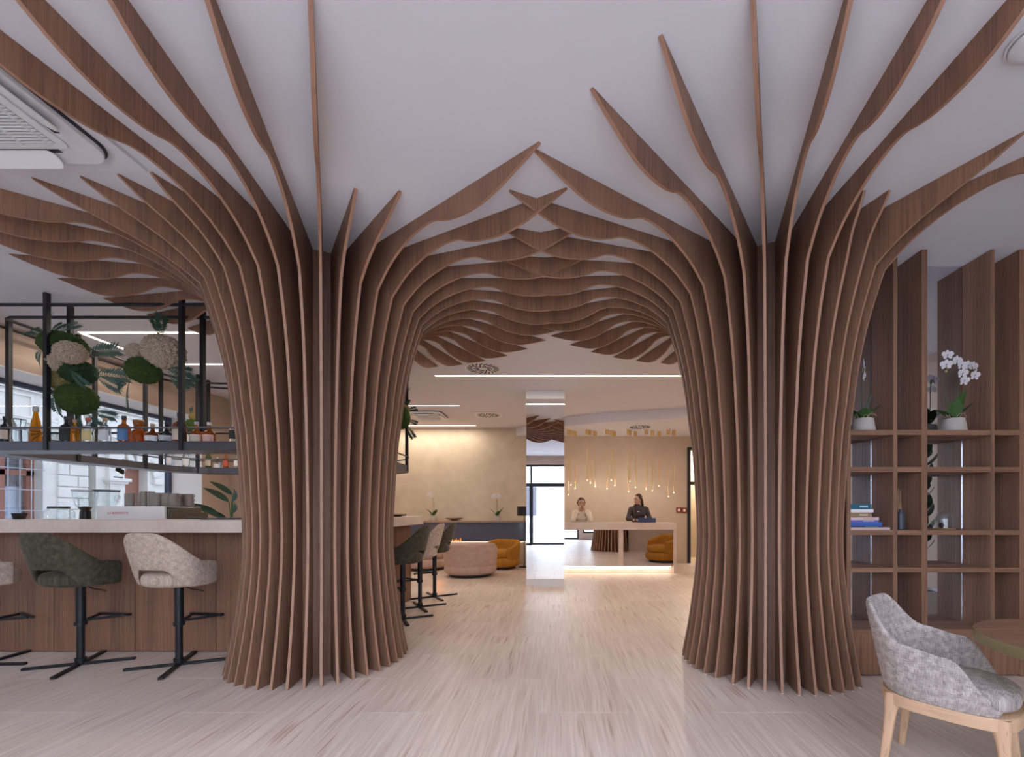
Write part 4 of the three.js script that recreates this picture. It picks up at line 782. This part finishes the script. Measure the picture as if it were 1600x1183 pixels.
function woman(label, pos, o) {
  const t = thing('person', label, 'person', pos);
  const { sh, el, wr, hd, palm, curl } = o, B = (a, ra, b, rb, sx, sz) => [...a, ra, ...b, rb, sx, sz];
  const mir = (p) => [-p[0], p[1], p[2]];
  const hands = [-1, 1].map((s, i) => { const w = new THREE.Vector3(...wr[i]); return flesh([...handBones(w, new THREE.Vector3(...hd[i]), new THREE.Vector3(...palm[i]), o.thumb[i], curl), B(wr[i], 0.02, [w.x - hd[i][0] * 0.06, w.y - hd[i][1] * 0.06, w.z - hd[i][2] * 0.06], 0.026)], [w.x + hd[i][0] * 0.07, w.y + hd[i][1] * 0.07, w.z + hd[i][2] * 0.07], 0.15, 96, 0.006); });
  const h = headParts(o.turn, o.tilt, o.head, o.hair);
  const neck = flesh([B([0, o.shY - 0.03, -0.01], 0.062, [o.head[0] * 0.7, o.head[1] - 0.09, o.head[2] - 0.02], 0.05), B([-0.09, o.shY - 0.05, 0], 0.05, [0.09, o.shY - 0.05, 0], 0.05)], [0, o.shY, 0], 0.2, 48, 0.02);
  part(t, 'body', merge([h.skull, neck, ...hands]), M.skin);
  const arms = [0, 1].flatMap((i) => [B(sh[i], 0.062, el[i], 0.05), B(el[i], 0.05, [lerp(el[i][0], wr[i][0], 0.9), lerp(el[i][1], wr[i][1], 0.9), lerp(el[i][2], wr[i][2], 0.9)], 0.036)]);
  const top = flesh([B([0, 0.95, 0], 0.12, [0, 1.08, 0], 0.105, 1.3, 0.9), B([0, 1.08, 0], 0.105, [0, o.shY - 0.12, 0.005], 0.13, 1.25, 0.85), B([-0.12, o.shY - 0.06, 0], 0.07, [0.12, o.shY - 0.06, 0], 0.07), B([-0.075, o.shY - 0.17, 0.07], 0.062, [0.075, o.shY - 0.17, 0.07], 0.062), ...(o.collar ? [B([0, o.shY - 0.03, -0.01], 0.075, [0, o.shY + 0.035, -0.012], 0.062)] : [])].concat(arms), [0, 1.22, 0.06], 0.4, 84, 0.03);
  const cl = part(t, 'clothing', top, o.cloth, o.clothLabel);
  const legs = flesh([B([-0.09, 0.93, 0], 0.105, [-0.1, 0.5, 0.01], 0.075), B([0.09, 0.93, 0], 0.105, [0.1, 0.5, 0.01], 0.075), B([-0.1, 0.5, 0.01], 0.072, [-0.1, 0.08, -0.01], 0.055), B([0.1, 0.5, 0.01], 0.072, [0.1, 0.08, -0.01], 0.055), B([-0.1, 0.05, -0.01], 0.05, [-0.105, 0.04, 0.14], 0.038), B([0.1, 0.05, -0.01], 0.05, [0.105, 0.04, 0.14], 0.038)], [0, 0.52, 0.02], 0.56, 64, 0.03);
  part(t, 'trousers', legs, M.black);
  const hr = part(t, 'hair', h.hair, M.hairBrown); h.eyes.forEach((g) => part(t, 'eye', g, M.eye)); part(t, 'eyebrow', h.brows, M.hairBrown); part(t, 'mouth', h.lips, M.lip);
  if (o.detail) o.detail(cl, hr);
  return t;
}
woman('woman in a cream jacket behind the reception desk, resting her chin on her hands', [0.575, 0, 10.2], {
  shY: 1.36, sh: [[-0.165, 1.3, 0.02], [0.165, 1.3, 0.02]], el: [[-0.2, 1.14, 0.2], [0.2, 1.14, 0.2]], wr: [[-0.075, 1.33, 0.19], [0.075, 1.33, 0.19]], hd: [[0.2, 0.95, -0.22], [-0.2, 0.95, -0.22]], palm: [[0.8, 0, -0.5], [-0.8, 0, -0.5]], thumb: [1, -1], curl: 0.5,
  head: [-0.01, 1.515, 0.09], turn: 0.05, tilt: 0.06, hair: 'up', cloth: std({ color: lin(0.82, 0.74, 0.64), roughness: 0.9 }), clothLabel: 'cream jacket',
  detail: (c) => { part(c, 'badge', box(0.05, 0.02, 0.006, [0.1, 1.22, -0.135]), M.black); },
});
woman('woman in a dark grey top with long brown hair behind the reception desk, looking aside', [1.9, 0, 10.2], {
  shY: 1.44, sh: [[-0.175, 1.385, 0.0], [0.175, 1.385, 0.0]], el: [[-0.25, 1.165, 0.06], [0.25, 1.165, 0.06]], wr: [[-0.09, 1.14, 0.24], [0.09, 1.145, 0.24]], hd: [[0.9, 0.02, 0.35], [-0.9, 0.02, 0.35]], palm: [[0, -1, 0], [0, -1, 0]], thumb: [-1, 1], curl: 0.25,
  head: [-0.015, 1.605, 0.01], turn: -1.05, tilt: 0.04, hair: 'long', collar: true, cloth: std({ color: lin(0.075, 0.062, 0.068), roughness: 0.85 }), clothLabel: 'dark grey high-necked top',
  detail: (c, hr) => { part(hr, 'lock_of_hair', tube([new THREE.Vector3(-0.045, 1.5, -0.03), new THREE.Vector3(-0.11, 1.44, 0.045), new THREE.Vector3(-0.115, 1.32, 0.115), new THREE.Vector3(-0.1, 1.2, 0.135)], 0.03, 16, 8), M.hairBrown, 'brown lock falling over the shoulder'); part(c, 'badge', box(0.05, 0.014, 0.006, [-0.03, 1.32, -0.145]), M.white); },
});

// ---------------------------------------------------------------- bookcase at the right
{
  const F = 3.57, B = 3.82, t = thing('bookcase', 'tall open brown bookcase with mirrored back, right of the tree columns', 'bookcase', [0, 0, 0]);
  const ups = [[2.36, 2.395], [2.741, 2.775], [2.971, 3.018], [3.534, 3.567], [3.768, 3.806], [4.33, 4.37]];
  ups.forEach(([a, b], i) => part(t, 'upright', span(a, b, 0.002, H - 0.002, F, B, { r: 0.0015, off: [i * 0.3, i * 0.7] }), M.wood));
  const sh = [[0.345, 0.385], [0.848, 0.886], [1.152, 1.19], [1.665, 1.706], [1.966, 2.008]];
  for (let i = 0; i < ups.length - 1; i++) {
    const x0 = ups[i][1] + 0.0005, x1 = ups[i + 1][0] - 0.0005;
    sh.forEach(([a, b], k) => part(t, 'shelf_board', span(x0, x1, a, b, F + 0.001, B, { grain: 'x', off: [i * 0.2, k * 0.5] }), M.wood));
    part(t, 'base_panel', span(x0, x1, 0.012, 0.344, F + 0.003, F + 0.02, { off: [i * 0.4, 0] }), M.wood);
    if (i % 2 === 0) for (const [a, b] of [[0.386, 0.846], [0.887, 1.15], [1.191, 1.663], [1.707, 1.964]]) part(t, 'mirror_edge', span(x1 - 0.0025, x1 - 0.0005, a, b, B - 0.003, B), M.chrome, 'bright metal edge of the mirror');
    part(t, 'mirror_back', span(x0 - 0.01, x1 + 0.01, 0.386, H - 0.003, B + 0.001, B + 0.007), M.mirrorSmoked);
  }
}
{ // fiddle-leaf plant in the front corner, seen in the mirrors of the bookcase
  const t = thing('potted_ficus', 'tall dark-leaved plant in a white pot, seen only in the mirrored back of the bookcase', 'plant', [4.62, 0, 2.12]), r = rng(44);
  part(t, 'pot', lathe([[0, 0], [0.15, 0], [0.19, 0.36], [0.175, 0.36], [0.14, 0.02], [0, 0.02]], 28), M.white); part(t, 'soil', cyl(0.16, 0.17, 0.02, 0.31), paintOf([0.05, 0.035, 0.025]));
  part(t, 'trunk', tube([new THREE.Vector3(0, 0.32, 0), new THREE.Vector3(0.03, 0.9, 0.01), new THREE.Vector3(-0.02, 1.5, 0), new THREE.Vector3(0.01, 2.0, 0.02)], 0.014, 20, 7), paintOf([0.12, 0.08, 0.05]));
  for (let k = 0; k < 26; k++) { const y = 0.8 + k * 0.05, a = k * 2.4, g = leaf(0.22 + 0.06 * r(), 0.14, 0.5, 0.12, 8); g.rotateX(0.7 + 0.4 * r()); g.rotateY(a); g.translate(Math.sin(a) * -0.02, y, Math.cos(a) * -0.02); part(t, 'leaf', g, M.leafDeep); }
}
M.petal = phys({ color: lin(0.86, 0.84, 0.87), roughness: 0.6, transmission: 0.25, thickness: 0, side: THREE.DoubleSide });
M.pot = std({ map: plaster([178, 170, 162], [200, 192, 184], 91, 0.4), roughness: 0.85 });
M.stem = std({ color: lin(0.10, 0.13, 0.04), roughness: 0.6 });
function petal(len, wid, cup) { return lathedSurface((s, t) => { const w = Math.sqrt(Math.max(0, 1 - (2 * s - 1) ** 2)) * (0.75 + 0.25 * s) * wid / 2, c = (t - 0.5) * 2; return { x: c * w, y: 0.004 + len * s, z: cup * len * (s * s * 0.5 - 0.25 * c * c), u: t, v: s }; }, 8, 6); }
function orchid(label, pos, sc, stems, leaves, turn = 0) {
  const t = thing('orchid', label, 'orchid', pos, turn), r = rng(Math.round(pos[0] * 100));
  part(t, 'pot', lathe([[0, 0], [0.088, 0], [0.09, 0.004], [0.073, 0.11], [0.068, 0.11], [0.08, 0.012], [0, 0.012]].map(([a, b]) => [a * sc, b * sc]), 36), M.pot);
  part(t, 'moss', blob(0.064 * sc, [1, 0.3, 1], 0.2, 5, 3, 10).translate(0, 0.1 * sc, 0), M.cream);
  const roots = []; for (let k = 0; k < 7; k++) { const a = r() * 6.28, q = 0.05 + 0.03 * r(); roots.push(tube([new THREE.Vector3(Math.sin(a) * 0.03, 0.1, Math.cos(a) * 0.03), new THREE.Vector3(Math.sin(a) * q, 0.135 + 0.02 * r(), Math.cos(a) * q), new THREE.Vector3(Math.sin(a + 0.4) * (q + 0.03), 0.115 + 0.03 * r(), Math.cos(a + 0.4) * (q + 0.02))].map((v) => v.multiplyScalar(sc)), 0.0022 * sc, 8, 5)); }
  part(t, 'air_roots', merge(roots), M.cream);
  for (const [az, len, wid, tilt, bend] of leaves) { const g = leaf(len * sc, wid * sc, bend, 0.18, 10); g.rotateY(Math.PI); g.rotateX(tilt); g.rotateY(az); g.translate(Math.sin(az) * 0.015 * sc, 0.1 * sc, Math.cos(az) * 0.015 * sc); part(t, 'leaf', g, M.leaf); }
  for (const st of stems) {
    const pts = st.path.map(([x, y, z]) => new THREE.Vector3(x, y, z).multiplyScalar(sc)), cv = new THREE.CatmullRomCurve3(pts, false, 'centripetal'), s = part(t, 'stem', new THREE.TubeGeometry(cv, 30, 0.0032 * sc, 6), M.stem);
    for (const [u, dx, dy, dz, ry, rx] of st.flowers) {
      const p = cv.getPoint(u), q = 0.037 * sc, geo = [[0, 1, 0.85], [2.35, 1, 0.8], [-2.35, 1, 0.8]].map(([a, l, w]) => petal(q * 1.05 * l, q * w, 0.15).rotateZ(a)).concat([-1, 1].map((k) => petal(q * 1.15, q * 1.25, 0.2).rotateZ(k * 1.25).translate(0, 0, 0.003)));
      const fl = part(s, 'flower', merge(geo).rotateX(rx).rotateY(ry).translate(p.x + dx * sc, p.y + dy * sc, p.z + dz * sc), M.petal, 'white orchid flower');
    }
    for (const u of st.buds ?? []) { const p = cv.getPoint(u); part(s, 'bud', new THREE.SphereGeometry(0.011 * sc, 10, 8).scale(0.85, 1.2, 0.85).translate(p.x, p.y - 0.008 * sc, p.z + 0.01 * sc), paintOf([0.42, 0.40, 0.16]), 'yellow-green bud'); }
  }
  return t;
}
const bigLeaves = [[0.25, 0.26, 0.12, 0.18, 0.25], [-0.5, 0.2, 0.10, 0.3, 0.3], [1.5, 0.22, 0.055, 0.65, 0.2], [3.4, 0.2, 0.09, 0.5, 0.5], [-1.7, 0.17, 0.07, 0.6, 0.6]];
const bigStems = [
  { path: [[-0.02, 0.1, 0], [-0.07, 0.28, 0.01], [-0.105, 0.45, 0.02], [-0.08, 0.55, 0.04], [-0.02, 0.55, 0.06], [0.03, 0.48, 0.075]], flowers: [[0.62, -0.03, 0.075, 0.02, -0.2, -0.1], [0.66, -0.055, -0.01, 0.02, -0.4, 0.1], [0.74, 0.0, 0.02, 0.02, 0.1, 0], [0.84, 0.0, -0.005, 0.02, 0.15, 0.1], [0.93, -0.015, -0.04, 0.015, 0, 0.2], [0.99, -0.015, -0.075, 0.01, 0.1, 0.3]], buds: [0.5, 0.55] },
  { path: [[0.02, 0.1, 0], [0.035, 0.3, 0], [0.045, 0.46, 0.01], [0.08, 0.53, 0.03], [0.12, 0.5, 0.05]], flowers: [[0.76, -0.005, 0.015, 0.02, 0.1, 0], [0.9, 0.015, 0.02, 0.02, 0.4, -0.1], [0.99, -0.005, -0.045, 0.02, 0.1, 0.15]], buds: [0.66, 0.72] },
];
orchid('broad-leaved white orchid in the widest top compartment of the bookcase', [3.335, 2.009, 3.685], 1.0, bigStems, bigLeaves);
orchid('white orchid on the bookcase, partly hidden by the right tree column', [2.575, 2.009, 3.685], 1.0, [{ ...bigStems[1], path: bigStems[1].path.map(([x, y, z]) => [x * -0.4 - 0.0, y, z]), flowers: [[0.76, 0.0, 0.03, 0.02, 0.9, 0], [0.9, 0.01, -0.01, 0.02, 1.0, -0.1], [0.99, 0.005, -0.05, 0.02, 0.8, 0.15]] }], [[0.6, 0.12, 0.09, 0.5, 0.3], [-0.5, 0.12, 0.1, 0.5, 0.3], [1.4, 0.27, 0.05, 0.12, 0.2], [1.7, 0.22, 0.04, 0.7, 0.2], [-1.6, 0.2, 0.08, 0.7, 0.5]]);
const slim = (s) => [{ path: [[0, 0.1, 0], [0.01 * s, 0.3, 0], [0.0, 0.5, 0.01], [-0.05 * s, 0.62, 0.03], [-0.09 * s, 0.6, 0.05]], flowers: [[0.62, 0, 0, 0.02, 0, 0], [0.74, 0, 0.01, 0.02, 0.2, 0], [0.84, 0, 0.01, 0.02, 0, 0], [0.93, 0, 0, 0.02, 0.1, 0], [1, 0, -0.02, 0.02, 0, 0]], buds: [0.55] }];
orchid('small white orchid on the fireplace console, left of the shallow bowl', [-3.11, 1.101, 11.03], 1.08, slim(1), [[0.8, 0.24, 0.1, 0.5, 0.4], [-0.9, 0.26, 0.1, 0.5, 0.4], [2.5, 0.2, 0.08, 0.5, 0.4]]);
orchid('taller white orchid on the fireplace console, nearest the black floor lamp', [-1.50, 1.101, 11.03], 1.02, [...slim(1), ...slim(-0.6)], [[1.2, 0.3, 0.08, 0.5, 0.2], [-1.2, 0.3, 0.08, 0.6, 0.2], [0.3, 0.2, 0.09, 0.5, 0.4], [2.8, 0.22, 0.08, 0.5, 0.4]]);
{ // the stack of books, bottom to top: right edge in X, thickness, depth, cover colour, label
  let y = 1.1905;
  const cover = (c) => paintOf(c, 0.5), pages = paintOf([0.72, 0.68, 0.6]);
  for (const [x1, th, c, mark, label] of [
    [2.733, 0.021, [0.62, 0.45, 0.42], null, 'large pale pink book at the bottom of the stack in the bookcase'],
    [2.68, 0.014, [0.03, 0.05, 0.16], [0.1, 0.4, 0.5], 'thin navy book with a teal mark, second from the bottom of the stack'],
    [2.668, 0.029, [0.05, 0.13, 0.45], null, 'bright blue book low in the stack'],
    [2.64, 0.016, [0.16, 0.12, 0.4], [0.7, 0.68, 0.8], 'violet book with pale spine print in the middle of the stack'],
    [2.642, 0.021, [0.72, 0.56, 0.58], [0.75, 0.3, 0.12], 'pale pink book with an orange patch above the violet book'],
    [2.575, 0.04, [0.30, 0.20, 0.11], [0.62, 0.55, 0.42], 'thick tan book with pale spine print'],
    [2.597, 0.026, [0.78, 0.77, 0.78], null, 'plain white book under the topmost book'],
    [2.577, 0.042, [0.02, 0.12, 0.19], [0.45, 0.6, 0.65], 'thick teal-blue book on top of the stack'],
  ]) {
    const w = x1 - 2.41, t = thing('book', label, 'book', [2.41 + w / 2, y, 3.69], 0, 'books stacked in the bookcase'), dd = 0.19;
    part(t, 'cover', merge([box(w, 0.003, dd, [0, 0, 0]), box(w, 0.003, dd, [0, th - 0.003, 0]), box(w, th - 0.006, 0.004, [0, 0.003, -dd / 2 + 0.002])]), cover(c));
    part(t, 'pages', box(w - 0.008, th - 0.007, dd - 0.012, [0, 0.0035, 0.004]), pages);
    if (mark) part(t, 'spine_print', box(w * 0.4, th * 0.3, 0.001, [w * 0.14, th * 0.36, -dd / 2 - 0.0006]), paintOf(mark));
    y += th + 0.0006;
  }
  const rd = thing('reed_diffuser', 'dark slate bottle with pale reeds in the narrow compartment of the bookcase', 'diffuser', [2.868, 1.191, 3.66]);
  part(rd, 'bottle', lathe([[0, 0], [0.03, 0], [0.034, 0.006], [0.034, 0.125], [0.028, 0.142], [0.016, 0.15], [0.016, 0.172], [0.012, 0.172], [0.012, 0.15], [0, 0.14]], 28), paintOf([0.05, 0.055, 0.075], 0.35));
  for (let k = 0; k < 6; k++) part(rd, 'reed', rod(new THREE.Vector3(0.004 * (k - 2.5), 0.12, 0), new THREE.Vector3(-0.02 + 0.009 * (k - 2.5), 0.34 - 0.01 * (k % 3), 0.01 * Math.sin(k * 2)), 0.0016, 0.0016, 6), M.ash);
  const gl = thing('glass_cloche', 'small glass dome on a round wooden base on the bookcase shelf', 'glass dome', [3.225, 1.191, 3.65]);
  part(gl, 'base', lathe([[0, 0], [0.074, 0], [0.076, 0.006], [0.07, 0.014], [0, 0.014]], 36), paintOf([0.30, 0.17, 0.08], 0.5));
  part(gl, 'dome', lathe([[0.062, 0.0145], [0.062, 0.1], [0.054, 0.13], [0.034, 0.15], [0.008, 0.156], [0.011, 0.166], [0.006, 0.173], [0, 0.174], [0, 0.153], [0.033, 0.147], [0.052, 0.128], [0.0595, 0.1], [0.0595, 0.0145]], 36), M.clearGlass);
  part(gl, 'candle', cyl(0.024, 0.024, 0.075, 0.0155, 24), paintOf([0.55, 0.55, 0.56])); part(gl, 'figure', blob(0.02, [1, 1.1, 1], 0.15, 3, 4, 8).translate(-0.034, 0.038, 0.012), M.black);
}
// ---------------------------------------------------------------- dining chair and round table at the right
function taperLeg(levels, top, bot) {                          // rounded-square section; levels [t, half width]
  return lathedSurface((s, t) => {
    const a = s * Math.PI * 2, y = 1 - t; let r = levels[0][1];
    for (let i = 1; i < levels.length; i++) if (t >= levels[i - 1][0]) r = lerp(levels[i - 1][1], levels[i][1], clamp((t - levels[i - 1][0]) / (levels[i][0] - levels[i - 1][0])));
    const q = (Math.abs(Math.sin(a)) ** 4 + Math.abs(Math.cos(a)) ** 4) ** -0.25, k = t < 0.001 || t > 0.999 ? (t < 0.5 ? 1 : 0.98) : 1;
    return { x: lerp(bot[0], top[0], y) + Math.sin(a) * r * q * k, y: lerp(bot[1], top[1], y), z: lerp(bot[2], top[2], y) + Math.cos(a) * r * q * k, u: s * 0.1, v: y * 0.5 };
  }, 24, 24);
}
{
  const t = thing('dining_chair', 'grey woven armchair with curved wrap back and pale wooden legs, beside the round table', 'chair', [1.985, 0, 2.215], facing(0.66, -0.75));
  const foot = superfoot(0.255, 0.245, 2.7), A = 2.36;
  const top = (a) => { const q = Math.abs(a); return 0.872 - 0.17 * smooth(0.44, 1.06, q) - 0.03 * smooth(0.95, 1.6, q) - 0.205 * smooth(1.66, 2.33, q); };
  part(t, 'backrest', wrap({ a0: -A, a1: A, foot, thick: (a) => 0.05 - 0.012 * smooth(1.6, 2.3, Math.abs(a)), bottom: () => 0.432, top, lean: (a) => 0.065 * (1 - smooth(0.3, 1.5, Math.abs(a))) + 0.02, n: 96, m: 24, end: 0.03 }), M.greyFabric);
  part(t, 'seat', cushion(0.236, 0.24, 0.1, 0.43, 2.7, 0.02, 64).translate(0, 0, -0.015), M.greyFabric);
  const ring = (k) => { const f = superfoot(0.258 * k, 0.262 * k, 3.2), pts = []; for (let i = 0; i < 64; i++) { const a = i / 64 * Math.PI * 2, [x, z] = f(a); pts.push(new THREE.Vector2(Math.sin(a) * x, Math.cos(a) * z + 0.015)); } return pts; };
  const sh = new THREE.Shape(ring(0.98)); sh.holes.push(new THREE.Path(ring(0.82)));
  const fr = new THREE.ExtrudeGeometry(sh, { depth: 0.05, bevelEnabled: true, bevelSize: 0.005, bevelThickness: 0.005, bevelSegments: 2 }); fr.rotateX(Math.PI / 2); fr.translate(0, 0.428, -0.015);
  part(t, 'frame', planarUV(fr.index ? fr.toNonIndexed() : fr, 'x'), M.ash);
  for (const [sx, sz] of [[-1, -1], [1, -1], [-1, 1], [1, 1]]) part(t, 'leg', taperLeg([[0, 0.036], [0.12, 0.033], [0.25, 0.025], [1, 0.015]], [sx * 0.19, 0.43, sz * 0.19], [sx * 0.225, 0.001, sz * 0.235]), M.ash);
}
{
  const t = thing('round_table', 'round brown table with an olive brass edge at the right side of the photo', 'table', [2.52, 0, 1.93]);
  part(t, 'top', planarUV(new THREE.CylinderGeometry(0.496, 0.496, 0.006, 72).toNonIndexed(), 'x').translate(0, 0.748, 0), M.wood);
  part(t, 'edge_band', lathe([[0, 0.698], [0.49, 0.698], [0.5, 0.702], [0.5, 0.747], [0.496, 0.751], [0.49, 0.7445], [0, 0.7445]], 80), M.brassDull, 'olive brass edge band');
  part(t, 'pedestal', lathe([[0, 0.697], [0.12, 0.697], [0.06, 0.66], [0.045, 0.5], [0.045, 0.12], [0.06, 0.05], [0, 0.05]], 32), M.black); part(t, 'base', lathe([[0, 0], [0.27, 0], [0.275, 0.01], [0.2, 0.03], [0.05, 0.05], [0, 0.05]], 48), M.black);
}

renderer.render(scene, camera);
